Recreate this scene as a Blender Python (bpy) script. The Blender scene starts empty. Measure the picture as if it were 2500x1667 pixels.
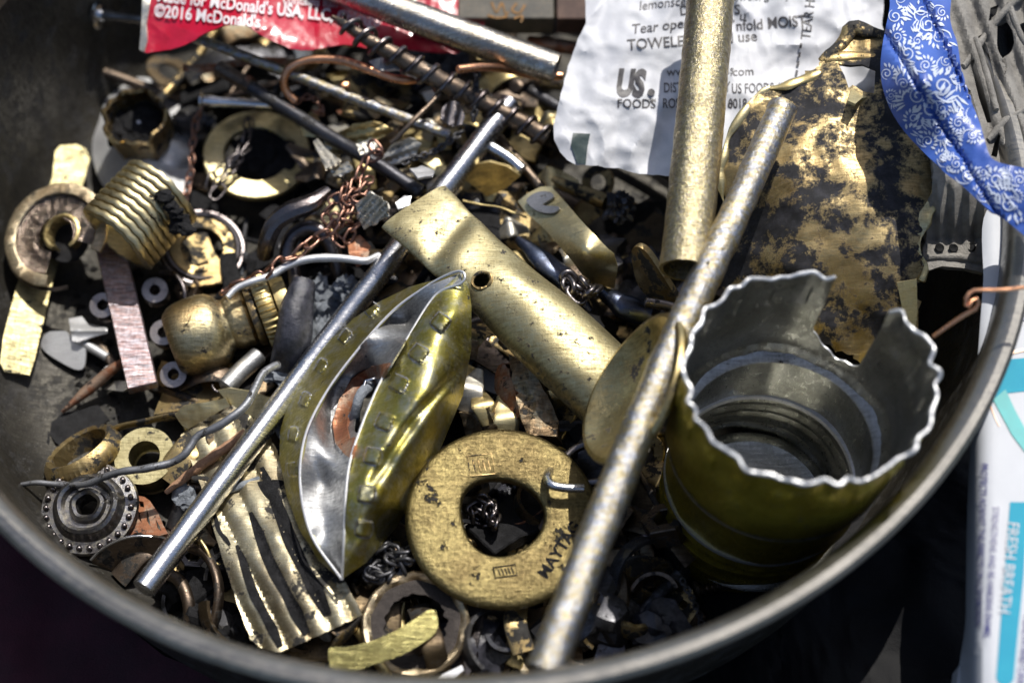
import bpy, bmesh, math, random
import numpy as np
from mathutils import Vector, Matrix, noise as mnoise

# ------------------------------------------------------------------ camera, world, sun, exposure
random.seed(7)
SC = bpy.context.scene
SC.unit_settings.system = 'METRIC'
SC.unit_settings.scale_length = 0.01          # one unit is one centimetre
COL = SC.collection
ELEV = math.radians(58); LENS = 60.0; DIST = 20*LENS/36
TGT = np.array([0, 0, 2.0]); FWD = np.array([0, math.cos(ELEV), -math.sin(ELEV)])
CAMP = TGT-FWD*DIST; RIGHT = np.array([1.0, 0, 0]); UP = np.cross(RIGHT, FWD)
cd = bpy.data.cameras.new('camera'); cam = bpy.data.objects.new('camera', cd); COL.objects.link(cam)
cd.lens = LENS; cd.sensor_width = 36; cd.clip_start = .5; cd.clip_end = 4000
cam.location = CAMP; cam.rotation_euler = (math.pi/2-ELEV, 0, 0)
cd.dof.use_dof = True; cd.dof.focus_distance = 32.4; cd.dof.aperture_fstop = 0.09
SC.camera = cam
SUN_AZ = math.radians(26); SUN_EL = math.radians(62)      # azimuth from +Y towards +X
SD = Vector((math.sin(SUN_AZ)*math.cos(SUN_EL), math.cos(SUN_AZ)*math.cos(SUN_EL), math.sin(SUN_EL)))
wd = bpy.data.worlds.new('World'); SC.world = wd; wd.use_nodes = True
nt = wd.node_tree; bg = nt.nodes['Background']
sky = nt.nodes.new('ShaderNodeTexSky'); sky.sky_type = 'NISHITA'; sky.sun_disc = False
sky.sun_elevation = SUN_EL; sky.sun_rotation = SUN_AZ; sky.dust_density = 2.0
nt.links.new(sky.outputs[0], bg.inputs[0]); bg.inputs[1].default_value = 0.11
sl = bpy.data.lights.new('sun', 'SUN'); sl.energy = 4.8; sl.angle = math.radians(.5); sl.color = (1, .955, .88)
so = bpy.data.objects.new('sun', sl); COL.objects.link(so)
so.rotation_euler = SD.to_track_quat('Z', 'Y').to_euler()
SC.view_settings.view_transform = 'Standard'; SC.view_settings.look = 'None'
SC.view_settings.exposure = 0.0; SC.view_settings.gamma = 1.0; SC.view_settings.use_curve_mapping = False
SC.render.engine = 'CYCLES'
SC.cycles.max_bounces = 6; SC.cycles.glossy_bounces = 4; SC.cycles.diffuse_bounces = 3
SC.cycles.use_denoising = True
SC.cycles.sample_clamp_indirect = 6

FPX = 2500*LENS/36
def W(px, py, z):
    """photo position (2500 wide) at height z -> world point(s)"""
    px = np.asarray(px, float); py = np.asarray(py, float); z = np.asarray(z, float)
    d = ((px-1250)/FPX)[..., None]*RIGHT-((py-833.5)/FPX)[..., None]*UP+FWD
    t = (z-CAMP[2])/d[..., 2]
    return CAMP+d*t[..., None]
def cmpx(px, py, z):
    return float(np.dot(W(px, py, z)-CAMP, FWD))/FPX
def axis_s(ang, off):
    """axis leaning 'off' degrees away from the viewer's direction towards picture angle 'ang'"""
    a = math.radians(ang); o = math.radians(off)
    v = -FWD*math.cos(o)+(RIGHT*math.cos(a)+UP*math.sin(a))*math.sin(o)
    return v/np.linalg.norm(v)

# ------------------------------------------------------------------ materials
MATS = {}
def _new(name):
    m = bpy.data.materials.new(name); m.use_nodes = True
    n = m.node_tree; b = n.nodes['Principled BSDF']
    return m, n, b
def nd(n, t, **k):
    x = n.nodes.new(t)
    for a, v in k.items():
        if a.startswith('i_'): x.inputs[a[2:].replace('_', ' ')].default_value = v
        else: setattr(x, a, v)
    return x
def ramp(n, src, stops):
    r = n.nodes.new('ShaderNodeValToRGB'); e = r.color_ramp.elements
    while len(e) < len(stops): e.new(.5)
    for el, (p, c) in zip(e, stops):
        el.position = p; el.color = (c, c, c, 1) if not isinstance(c, tuple) else (*c, 1)
    n.links.new(src, r.inputs[0]); return r.outputs[0]
def mixc(n, f, a, b, mode='MIX'):
    m = n.nodes.new('ShaderNodeMix'); m.data_type = 'RGBA'; m.blend_type = mode
    for s, v in ((m.inputs[0], f), (m.inputs[6], a), (m.inputs[7], b)):
        if isinstance(v, (int, float)): s.default_value = v
        elif isinstance(v, tuple): s.default_value = (*v, 1)
        else: n.links.new(v, s)
    return m.outputs[2]
def mixf(n, f, a, b):
    m = n.nodes.new('ShaderNodeMix'); m.data_type = 'FLOAT'
    for s, v in ((m.inputs[0], f), (m.inputs[2], a), (m.inputs[3], b)):
        if isinstance(v, (int, float)): s.default_value = v
        else: n.links.new(v, s)
    return m.outputs[0]
def math_(n, op, a, b=0.0):
    m = n.nodes.new('ShaderNodeMath'); m.operation = op
    for s, v in ((m.inputs[0], a), (m.inputs[1], b)):
        if isinstance(v, (int, float)): s.default_value = v
        else: n.links.new(v, s)
    return m.outputs[0]
def noisef(n, co, scale, detail=6, rough=.6, stretch=None, rot=None, off=(0, 0, 0), dist=0):
    mp = nd(n, 'ShaderNodeMapping'); mp.inputs['Location'].default_value = off
    if rot: mp.inputs['Rotation'].default_value = [math.radians(q) for q in rot]
    if stretch: mp.inputs['Scale'].default_value = stretch
    n.links.new(co, mp.inputs[0])
    t = nd(n, 'ShaderNodeTexNoise'); t.inputs['Scale'].default_value = scale
    t.inputs['Detail'].default_value = detail; t.inputs['Roughness'].default_value = rough
    t.inputs['Distortion'].default_value = dist
    n.links.new(mp.outputs[0], t.inputs['Vector']); return t.outputs[0]

def metal(name, c1, c2, rough=.32, grime=.35, gscale=1.3, gcol=(.012, .011, .010), metallic=1.0,
          brush=None, bdist=.04, scr=.5, c3=None, c3amt=.5, c3scale=9, c3stretch=None, speck=0, fleck=.5, bump=.25, tscale=.9, gsoft=.03, grain=0.0, grime_rough=.8):
    """worn metal: two tones, tarnish, fine scratches in two directions, soot patches"""
    m, n, b = _new(name)
    co = nd(n, 'ShaderNodeTexCoord').outputs['Object']
    t1 = noisef(n, co, tscale, 8, .65, dist=.4)
    f1 = ramp(n, t1, [(.38, 0.0), (.62, 1.0)])
    col = mixc(n, f1, c1, c2)
    if c3:
        t3 = noisef(n, co, c3scale, 4, .7, c3stretch, off=(3, 1, 7))
        f3 = ramp(n, t3, [(.5-.12*c3amt, 0.0), (.5+.10, 1.0)])
        col = mixc(n, math_(n, 'MULTIPLY', f3, c3amt), col, c3)
    # brushed / scratched micro relief
    s1 = noisef(n, co, 2.6, 5, .72, (1, 9, 2.0), brush or (0, 0, 35))
    s2 = noisef(n, co, 3.4, 5, .72, (9, 1, 2.0), (0, 0, 20), off=(5, 5, 0))
    s3 = noisef(n, co, 11, 4, .75, None, off=(2, 2, 9))
    sc = math_(n, 'ADD', math_(n, 'MULTIPLY', s1, .55*(1-grain)), math_(n, 'ADD', math_(n, 'MULTIPLY', s2, .25*(1-.6*grain)), math_(n, 'MULTIPLY', s3, .25+.65*grain)))
    vm = ramp(n, sc, [(.42, 1-.75*scr), (.66, 1.0)])
    col = mixc(n, 1.0, col, vm, 'MULTIPLY')
    rgh = mixf(n, ramp(n, sc, [(.42, 0.0), (.66, 1.0)]), rough*1.35, rough*.7)
    # thin tarnish specks
    f_ = ramp(n, noisef(n, co, 22, 6, .75, off=(9, 0, 3)), [(.60, 0.0), (.68, 1.0)])
    col = mixc(n, math_(n, 'MULTIPLY', f_, fleck), col, (c1[0]*.12, c1[1]*.10, c1[2]*.08))
    met = metallic
    bmp_src = sc
    if grime > 0:
        g = noisef(n, co, gscale, 12, .74, dist=.12, off=(1.7, 4.1, .3))
        th = .66-.30*grime
        gf = ramp(n, g, [(th, 0.0), (th+gsoft, 1.0)])
        gc = mixc(n, ramp(n, noisef(n, co, 5, 6, .7), [(.45, 0.0), (.7, 1.0)]), gcol, tuple(min(1, x*3+.006) for x in gcol))
        col = mixc(n, gf, col, gc); rgh = mixf(n, gf, rgh, grime_rough)
        met = mixf(n, gf, metallic, 0.0)
        bmp_src = math_(n, 'ADD', sc, math_(n, 'MULTIPLY', gf, .6))
    if speck > 0:
        w = ramp(n, noisef(n, co, 26, 2, .6, off=(8, 3, 1)), [(.655, 0.0), (.70, 1.0)])
        w = math_(n, 'MULTIPLY', w, speck)
        col = mixc(n, w, col, (.6, .6, .58)); rgh = mixf(n, w, rgh, .7)
        met = mixf(n, w, met, 0.0)
    n.links.new(col, b.inputs['Base Color'])
    n.links.new(rgh, b.inputs['Roughness'])
    if isinstance(met, (int, float)): b.inputs['Metallic'].default_value = met
    else: n.links.new(met, b.inputs['Metallic'])
    bp = nd(n, 'ShaderNodeBump'); bp.inputs['Strength'].default_value = bump; bp.inputs['Distance'].default_value = bdist
    n.links.new(bmp_src, bp.inputs['Height']); n.links.new(bp.outputs[0], b.inputs['Normal'])
    MATS[name] = m; return m

def matte(name, c1, c2, rough=.6, scale=3, spec=.5, bump=.2, bscale=20, coat=0, speck=None, sheen=0):
    m, n, b = _new(name)
    co = nd(n, 'ShaderNodeTexCoord').outputs['Object']
    f = ramp(n, noisef(n, co, scale, 8, .65), [(.4, 0.0), (.65, 1.0)])
    col = mixc(n, f, c1, c2)
    if speck:
        w = ramp(n, noisef(n, co, 18, 5, .7, off=(4, 4, 4)), [(.62, 0.0), (.70, 1.0)])
        col = mixc(n, math_(n, 'MULTIPLY', w, .7), col, speck)
    n.links.new(col, b.inputs['Base Color']); b.inputs['Roughness'].default_value = rough
    b.inputs['Specular IOR Level'].default_value = spec
    b.inputs['Coat Weight'].default_value = coat; b.inputs['Coat Roughness'].default_value = .15
    bp = nd(n, 'ShaderNodeBump'); bp.inputs['Strength'].default_value = bump; bp.inputs['Distance'].default_value = .05
    n.links.new(noisef(n, co, bscale, 6, .7), bp.inputs['Height']); n.links.new(bp.outputs[0], b.inputs['Normal'])
    MATS[name] = m; return m

BR1, BR2 = (.80, .66, .34), (.62, .47, .20)
M_brass = metal('aged_brass', BR1, BR2, .42, .22, 1.6)
M_brassclean = metal('clean_brass', (.86, .76, .46), (.74, .62, .32), .44, .10, 2.2, fleck=.3)
M_brassdirty = metal('sooty_brass', (.58, .45, .22), (.40, .28, .13), .42, .52, 1.4)
M_brasschar = metal('charred_brass', (.62, .49, .26), (.44, .32, .15), .46, .66, 1.25, (.008, .008, .011), scr=.6, gsoft=.07)
M_brasstube = metal('brushed_tube_brass', (.78, .69, .40), (.62, .53, .29), .45, .30, 5.5, brush=(0, 0, -45), scr=.9, bdist=.035, gsoft=.06, tscale=1.6)
M_washer = metal('hammered_brass', (.29, .235, .105), (.17, .13, .06), .36, .22, 2.0, scr=.75, bump=.9, bdist=.035, grain=.45)
M_strip = metal('pale_brass', (.56, .50, .29), (.44, .38, .20), .50, .22, 3, scr=.7)
M_bronze = metal('brazing_bronze', (.66, .55, .30), (.60, .50, .30), .33, .10, 3, c3=(.52, .58, .74), c3amt=.85, c3scale=6, c3stretch=(1, 2, 1), scr=.8, bump=.9, bdist=.045, grain=.6, fleck=.7)
M_pipe = metal('mottled_brass_pipe', (.70, .60, .32), (.60, .50, .27), .33, .10, 3, c3=(.54, .50, .48), c3amt=.6, c3scale=6, c3stretch=(3, 3, 1), scr=.8, bump=.9, bdist=.045, grain=.6, fleck=.7)
M_silverpipe = metal('scratched_silver_pipe', (.72, .72, .72), (.60, .56, .48), .26, .18, 2.4, c3=(.42, .30, .16), c3amt=.45, c3scale=5, c3stretch=(1, 5, 5), scr=.8, bump=.6)
M_steel = metal('polished_steel', (.82, .83, .86), (.66, .66, .68), .24, .12, 2.6, scr=.45, fleck=.5, bump=.25)
M_chrome = metal('chrome', (.85, .86, .88), (.7, .7, .72), .10, .12, 3, scr=.15, fleck=.2, bump=.05)
M_tin = metal('bare_tin', (.74, .75, .76), (.46, .46, .46), .46, .10, 1.5, scr=.7, speck=.6, bump=.3)
M_lacq = metal('yellow_lacquer', (.60, .54, .16), (.44, .38, .08), .40, .10, 3, scr=.5, c3=(.60, .62, .64), c3amt=.42, c3scale=3.2, bump=.3, speck=.25)
M_lacqcan = metal('deep_yellow_lacquer', (.74, .60, .07), (.50, .38, .04), .32, .14, 3, metallic=.75, scr=.6, bump=.4, speck=.3)
M_lead = metal('grey_lead', (.34, .35, .38), (.22, .23, .25), .50, .30, 3, scr=.5, metallic=.8)
M_dark = metal('blackened_steel', (.14, .14, .15), (.08, .08, .09), .42, .45, 2, scr=.6, metallic=.9)
M_darkblue = metal('blued_steel', (.12, .15, .22), (.08, .08, .10), .32, .3, 2, scr=.5)
M_gun = metal('gunmetal', (.24, .22, .22), (.14, .12, .12), .30, .20, 3, scr=.4)
M_iron = metal('brown_iron', (.28, .22, .17), (.16, .12, .09), .42, .4, 2.5, scr=.6)
M_copper = metal('copper', (.90, .48, .28), (.70, .33, .18), .30, .08, 2, scr=.3)
M_copperchain = metal('chain_copper', (.46, .26, .19), (.24, .14, .11), .34, .2, 3, scr=.4)
M_rust = metal('rusty_copper', (.45, .19, .09), (.25, .10, .06), .55, .3, 2.5, metallic=.6, c3=(.55, .62, .52), c3amt=.3, c3scale=2.5)
M_pink = metal('pink_copper_bar', (.54, .37, .34), (.42, .29, .29), .46, .05, 3, c3=(.66, .70, .80), c3amt=.6, c3scale=4, c3stretch=(1, 6, 1), scr=.9, bump=.6, brush=(0, 0, 75))
M_bronzed = metal('brown_bronze', (.42, .30, .18), (.28, .19, .11), .45, .28, 3, c3=(.30, .40, .36), c3amt=.35, c3scale=2.5, scr=.7, bump=.6)
M_alum = metal('white_aluminium', (.86, .87, .88), (.72, .72, .73), .42, .06, 2, scr=.3, metallic=.75)
M_foil = metal('crumpled_foil', (.90, .88, .82), (.76, .70, .56), .45, .12, 3, scr=.5)
M_capfoil = metal('brown_glossy_recess', (.40, .32, .26), (.22, .17, .14), .18, .25, 3, scr=.7, bump=.9)
M_bowl = metal('scuffed_bowl_steel', (.062, .056, .044), (.034, .031, .026), .5, .46, 2.0, scr=.8, brush=(0, 0, 80), gsoft=.06, speck=.12, metallic=.55)
M_rim = metal('satin_rim_steel', (.33, .315, .29), (.25, .24, .22), .38, .0, 2, scr=.15, fleck=.1, bump=.05)
M_corr = metal('corrugated_brass', (.84, .77, .54), (.62, .52, .34), .44, .38, 1.3, scr=.8, brush=(0, 0, 60))
M_ringbr = metal('torn_brass_ring', (.92, .80, .56), (.76, .58, .36), .38, .16, 3, scr=.7, bump=.7)
M_camo = matte('camo_cover', (.030, .028, .022), (.10, .085, .06), .55, 1.5, speck=(.30, .15, .03))
M_rubber = matte('brown_rubber', (.028, .022, .020), (.055, .045, .040), .75, 4, bump=.6)
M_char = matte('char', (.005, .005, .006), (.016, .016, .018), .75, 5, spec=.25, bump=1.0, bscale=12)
M_cloth = matte('black_cloth', (.006, .006, .007), (.016, .016, .018), .85, 8, bump=.9, bscale=30, speck=(.05, .05, .06))
M_slag = matte('grey_slag', (.12, .135, .16), (.30, .33, .37), .45, 3, bump=1.0, bscale=14, speck=(.02, .02, .03))
M_glassblack = matte('black_glassy_slag', (.016, .017, .022), (.06, .06, .075), .22, 3, bump=.5, bscale=10)
M_wood = matte('splintered_wood', (.42, .24, .14), (.26, .14, .08), .6, 6, bump=.6, speck=(.05, .03, .02))
M_paper = matte('white_paper', (.57, .58, .61), (.50, .51, .55), .55, 1.2, bump=.15, bscale=6, speck=(.52, .50, .46))
M_paperback = matte('grey_foil_back', (.40, .41, .43), (.30, .31, .33), .4, 1.2)
M_ink = matte('black_ink', (.045, .042, .045), (.09, .085, .09), .5, 8, bump=0)
M_green = matte('dark_green_ink', (.030, .050, .050), (.055, .08, .08), .5, 4, bump=0)
M_red = matte('red_plastic_film', (.46, .007, .035), (.36, .005, .022), .30, 1.5, coat=.4, bump=.15, bscale=9)
M_white = matte('white_ink', (.72, .70, .72), (.62, .58, .60), .4, 5, bump=0)
M_blue = matte('blue_glossy_paper', (.055, .125, .45), (.04, .09, .36), .36, 1.0, coat=.15, bump=.1, bscale=5)
M_bluewhite = matte('pale_print', (.62, .68, .80), (.52, .58, .74), .38, 3, bump=0)
M_grey = matte('grey_moulded_pulp', (.30, .285, .26), (.17, .16, .145), .7, 2.5, bump=.8, bscale=25, speck=(.40, .37, .32))
M_tubew = matte('white_tube_plastic', (.48, .50, .54), (.44, .46, .50), .5, 1, spec=.3, coat=0, bump=.03)
M_teal = matte('teal_print', (.015, .27, .40), (.02, .30, .42), .6, 2, spec=.2, coat=0, bump=0)
M_mint = matte('mint_print', (.16, .50, .50), (.16, .44, .44), .6, 2, spec=.2, coat=0, bump=0)
M_orange = matte('orange_print', (.85, .32, .03), (.80, .30, .03), .3, 2, bump=0)
M_navy = matte('navy_ink', (.03, .03, .16), (.05, .05, .22), .4, 4, bump=0)
M_ground = matte('dark_ground', (.006, .006, .007), (.014, .013, .014), .8, .4, bump=.4, bscale=4)
M_bag = matte('black_plastic_bag', (.004, .004, .005), (.005, .005, .006), .6, .5, spec=.12, bump=.5, bscale=1.2)
M_maroon = matte('maroon_cloth', (.06, .006, .016), (.035, .004, .010), .8, 1, bump=.4)
M_grime = matte('soot_crumbs', (.005, .005, .006), (.018, .016, .013), .8, 6, spec=.2, bump=.8)

# ------------------------------------------------------------------ mesh helpers: a mesh is (V, F) or (V, F, material_index)
def catmull(pts, n):
    P = np.array(pts, float)
    if len(P) == 2:
        t = np.linspace(0, 1, n)[:, None]; return P[0]*(1-t)+P[1]*t
    d = np.r_[0, np.cumsum(np.linalg.norm(np.diff(P, axis=0), axis=1))]
    Q = np.vstack([2*P[0]-P[1], P, 2*P[-1]-P[-2]])
    out = []
    for s in np.linspace(0, d[-1], n):
        i = min(max(np.searchsorted(d, s, 'right')-1, 0), len(P)-2)
        t = (s-d[i])/max(d[i+1]-d[i], 1e-9)
        p0, p1, p2, p3 = Q[i], Q[i+1], Q[i+2], Q[i+3]
        out.append(.5*((2*p1)+(-p0+p2)*t+(2*p0-5*p1+4*p2-p3)*t*t+(-p0+3*p1-3*p2+p3)*t**3))
    return np.array(out)
def pathw(pts, n=None):
    """picture path with heights -> smooth world path"""
    P = W([p[0] for p in pts], [p[1] for p in pts], [p[2] for p in pts])
    L = np.sum(np.linalg.norm(np.diff(P, axis=0), axis=1))
    return catmull(P, n or max(12, int(L/.10)))
def join(*ms):
    V = []; F = []; I = []; k = 0
    for m in ms:
        V.append(np.asarray(m[0])); F += [tuple(i+k for i in f) for f in m[1]]
        I += list(m[2]) if len(m) > 2 else [0]*len(m[1]); k += len(m[0])
    return np.vstack(V), F, I
def frames(C):
    T = np.gradient(C, axis=0); T /= np.linalg.norm(T, axis=1)[:, None]+1e-12
    s = np.cross(T[0], [0, 0, 1.0]); s = s if np.linalg.norm(s) > .05 else np.array([1.0, 0, 0])
    S = []
    for t in T:
        s = s-t*np.dot(s, t); s = s/(np.linalg.norm(s)+1e-12); S.append(s)
    S = np.array(S); U = np.cross(S, T); return T, S, U
def sweep(C, ra, rb=None, seg=20, hollow=0, jit=0, jf=3, fn=None, round_end=True, twist=0, close=False):
    """tube along world path C, radii ra (side) and rb (up); hollow = wall thickness"""
    C = np.asarray(C); n = len(C); T, S, U = frames(C)
    if close:
        S[-1] = S[0]; U[-1] = U[0]
    ra = np.interp(np.linspace(0, 1, n), np.linspace(0, 1, len(ra)), ra) if hasattr(ra, '__len__') else np.full(n, ra)
    rb = ra if rb is None else (np.interp(np.linspace(0, 1, n), np.linspace(0, 1, len(rb)), rb) if hasattr(rb, '__len__') else np.full(n, rb))
    def ring(i, k=1.0, dr=0.0, off=0.0):
        a = np.linspace(0, 2*np.pi, seg, endpoint=False)+twist*i
        p = C[i]+T[i]*off+(np.cos(a)[:, None]*S[i]*(ra[i]*k-dr)+np.sin(a)[:, None]*U[i]*(rb[i]*k-dr))
        if jit:
            for q in range(seg):
                v = p[q]; d = v-C[i]
                p[q] = v+d/(np.linalg.norm(d)+1e-9)*jit*mnoise.noise(Vector(v*jf))
        if fn is not None: p = fn(p, i/(n-1), a, C[i])
        return p
    R = []
    if hollow:
        R = [ring(i) for i in range(n)]+[ring(i, 1, hollow) for i in range(n-1, -1, -1)]
        m = len(R); V = np.vstack(R); F = []
        for i in range(m):
            j = (i+1) % m
            for q in range(seg):
                r = (q+1) % seg; F.append((i*seg+q, i*seg+r, j*seg+r, j*seg+q))
        return V, F
    if close:
        R = [ring(i) for i in range(n-1)]; m = len(R); V = np.vstack(R)
        F = [(i*seg+q, i*seg+(q+1) % seg, ((i+1) % m)*seg+(q+1) % seg, ((i+1) % m)*seg+q) for i in range(m) for q in range(seg)]
        return V, F
    e = min(ra[0], rb[0])*.3 if round_end else .0
    if round_end: R.append(ring(0, .72, off=-e*.7))
    R += [ring(i) for i in range(n)]
    if round_end: R.append(ring(n-1, .72, off=e*.7))
    m = len(R); V = np.vstack(R+[R[0].mean(0)[None], R[-1].mean(0)[None]]); F = []
    for i in range(m-1):
        for q in range(seg):
            r = (q+1) % seg; F.append((i*seg+q, i*seg+r, (i+1)*seg+r, (i+1)*seg+q))
    for q in range(seg):
        r = (q+1) % seg; F.append((m*seg, r, q)); F.append((m*seg+1, (m-1)*seg+q, (m-1)*seg+r))
    return V, F
def basis(ax):
    ax = np.asarray(ax, float)/np.linalg.norm(ax)
    x = np.cross([0, 1.0, 0], ax)
    if np.linalg.norm(x) < .1: x = np.cross([1.0, 0, 0], ax)
    x /= np.linalg.norm(x); return x, np.cross(ax, x), ax
def lathe(c, ax, prof, n=72, a0=0, a1=360, closed=True, fn=None):
    """closed section [(r, h)...] turned about axis; a0..a1 partial turn; fn(r, h, angle)->(r, h)"""
    x, y, z = basis(ax); full = abs(a1-a0-360) < 1e-6; N = n if full else n+1
    V = []
    for k in range(N):
        a = math.radians(a0+(a1-a0)*k/n)
        for r, h in prof:
            if fn: r, h = fn(r, h, a)
            V.append(np.asarray(c)+(x*math.cos(a)+y*math.sin(a))*r+z*h)
    m = len(prof); F = []
    for k in range(n):
        k2 = (k+1) % N
        for i in range(m if closed else m-1):
            j = (i+1) % m; F.append((k*m+i, k2*m+i, k2*m+j, k*m+j))
    if not full and closed:
        F.append(tuple(range(m))); F.append(tuple((N-1)*m+i for i in reversed(range(m))))
    return np.array(V), F
def ringprof(ri, ro, h, b=.02):
    return [(ri+b, 0), (ro-b, 0), (ro, b), (ro, h-b), (ro-b, h), (ri+b, h), (ri, h-b), (ri, b)]
def box(p0, p1, w, h, up=(0, 0, 1), bev=.02, taper=1.0, n=10, jit=.0):
    """bar from p0 to p1 with chamfered corners"""
    p0 = np.asarray(p0); p1 = np.asarray(p1); t = p1-p0; L = np.linalg.norm(t); t /= L
    s = np.cross(t, up); s /= np.linalg.norm(s); u = np.cross(s, t)
    a, b = w/2, h/2; V = []
    st = [(0, bev)]+[(bev+(L-2*bev)*i/n, 0) for i in range(n+1)]+[(L, bev)]
    for d, sh in st:
        k = 1+(taper-1)*d/L
        A, B = a*k-sh, b-sh
        for (x, y) in ((-A+bev, -B), (A-bev, -B), (A, -B+bev), (A, B-bev), (A-bev, B), (-A+bev, B), (-A, B-bev), (-A, -B+bev)):
            v = p0+t*d+s*x+u*y
            if jit: v = v+np.array(mnoise.noise_vector(Vector(v*2.5)))*jit
            V.append(v)
    m = len(st); F = [tuple(reversed(range(8))), tuple((m-1)*8+i for i in range(8))]
    for i in range(m-1):
        for q in range(8):
            r = (q+1) % 8; F.append((i*8+q, i*8+r, (i+1)*8+r, (i+1)*8+q))
    return np.array(V), F
def lump(c, r, amp=.35, f=1.2, sub=3, sq=(1, 1, 1), seed=0, facet=False):
    bm = bmesh.new(); bmesh.ops.create_icosphere(bm, subdivisions=sub, radius=1)
    V = []
    for v in bm.verts:
        d = np.array(v.co); q = Vector(d*f+np.array([seed*3.1, seed*1.7, seed]))
        k = 1+amp*mnoise.fractal(q, 1.0, 2.0, 4)*1.5
        if facet: k = 1+amp*mnoise.cell(q*1.6)*.8
        V.append(np.asarray(c)+d*k*r*np.array(sq))
    F = [tuple(v.index for v in f.verts) for f in bm.faces]; bm.free(); return np.array(V), F

def rbf(ctrl):
    C = np.array([(c[0]/100, c[1]/100) for c in ctrl]); Z = np.array([c[2] for c in ctrl], float); n = len(C)
    if n == 1: return lambda x, y: np.full(np.shape(x), Z[0])
    def phi(r): return np.where(r > 1e-9, r*r*np.log(np.maximum(r, 1e-9)), 0)
    if n < 4:
        A = np.c_[np.ones(n), C]; s = np.linalg.lstsq(A, Z, rcond=None)[0]
        return lambda x, y: s[0]+s[1]*np.asarray(x)/100+s[2]*np.asarray(y)/100
    K = phi(np.linalg.norm(C[:, None]-C[None], axis=2))+np.eye(n)*1e-3; Pm = np.c_[np.ones(n), C]
    M = np.block([[K, Pm], [Pm.T, np.zeros((3, 3))]]); s = np.linalg.lstsq(M, np.r_[Z, 0, 0, 0], rcond=None)[0]
    def f(x, y):
        x = np.asarray(x, float)/100; y = np.asarray(y, float)/100
        r = np.hypot(x[..., None]-C[:, 0], y[..., None]-C[:, 1])
        return phi(r)@s[:n]+s[n]+s[n+1]*x+s[n+2]*y
    return f
def wrinkle(amp, freq, ridged=True, seed=0):
    def f(x, y):
        out = np.empty(len(x))
        for i, (a, b) in enumerate(zip(x, y)):
            v = Vector((a*freq/100+seed, b*freq/100, seed*.7))
            q = mnoise.noise(v)
            if ridged: q = (1-abs(q)*2)*.6+.35*(1-2*abs(mnoise.noise(v*2.3)))
            else: q += .4*mnoise.noise(v*2.3)
            out[i] = q*amp
        return out
    return f
def addf(*fs): return lambda x, y: sum(f(x, y) for f in fs)
def bumps(lst):
    """raised rounded rectangles (x, y, half width, half height, angle, rise)"""
    def f(x, y):
        z = np.zeros(len(x))
        for bx, by, hw, hh, an, h in lst:
            c, s = math.cos(math.radians(an)), math.sin(math.radians(an))
            u = ((x-bx)*c+(y-by)*s)/hw; v = (-(x-bx)*s+(y-by)*c)/hh
            q = np.maximum(abs(u), abs(v)); z += h*np.clip((1.25-q)/.3, 0, 1)
        return z
    return f
def bisect(bm, cell, x0, x1, y0, y1):
    for ax, a, b in ((0, x0, x1), (1, y0, y1)):
        k = a+cell*.5
        while k < b:
            co = (k, 0, 0) if ax == 0 else (0, k, 0); no = (1, 0, 0) if ax == 0 else (0, 1, 0)
            bmesh.ops.bisect_plane(bm, geom=bm.verts[:]+bm.edges[:]+bm.faces[:], dist=1e-4, plane_co=co, plane_no=no)
            k += cell
def outline_pts(o, smooth, jag, seed):
    P = np.array([(p[0], p[1]) for p in o], float)
    if smooth:
        Q = np.vstack([P, P[:1]]); L = np.sum(np.linalg.norm(np.diff(Q, axis=0), axis=1))
        n = max(len(P)*3, int(L/smooth)); E = np.vstack([P[-1:], P, P[:2]])
        C = catmull(E, int(n*1.3)); 
        # keep one full turn
        d = np.linalg.norm(C-P[0], axis=1); i0 = int(np.argmin(d[:len(C)//3])); j0 = len(C)*2//3+int(np.argmin(d[len(C)*2//3:]))
        C = C[i0:j0]
    else:
        C = []
        for i in range(len(P)):
            a, b = P[i], P[(i+1) % len(P)]; k = max(1, int(np.linalg.norm(b-a)/14))
            for q in range(k): C.append(a+(b-a)*q/k)
        C = np.array(C)
    if jag:
        C = np.array([c+np.array([mnoise.noise(Vector((c[0]*.06, c[1]*.06, seed))), mnoise.noise(Vector((c[0]*.06, c[1]*.06, seed+9)))])*jag for c in C])
    return C
def plate(outline, z, thick=.05, cell=14, holes=(), smooth=0, jag=0, seed=0, ret2d=False):
    """sheet metal or paper cut to an outline, bent over the height function z, with real thickness"""
    zf = z if callable(z) else rbf(z)
    bm = bmesh.new(); loops = [outline_pts(outline, smooth, jag, seed)]+[outline_pts(h, 0, 0, 0) for h in holes]
    for L in loops:
        vs = [bm.verts.new((p[0], p[1], 0)) for p in L]
        for i in range(len(vs)): bm.edges.new((vs[i], vs[(i+1) % len(vs)]))
    bmesh.ops.triangle_fill(bm, use_beauty=True, edges=bm.edges[:])
    A = loops[0]; bisect(bm, cell, A[:, 0].min(), A[:, 0].max(), A[:, 1].min(), A[:, 1].max())
    return lift(bm, zf, thick)
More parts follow.
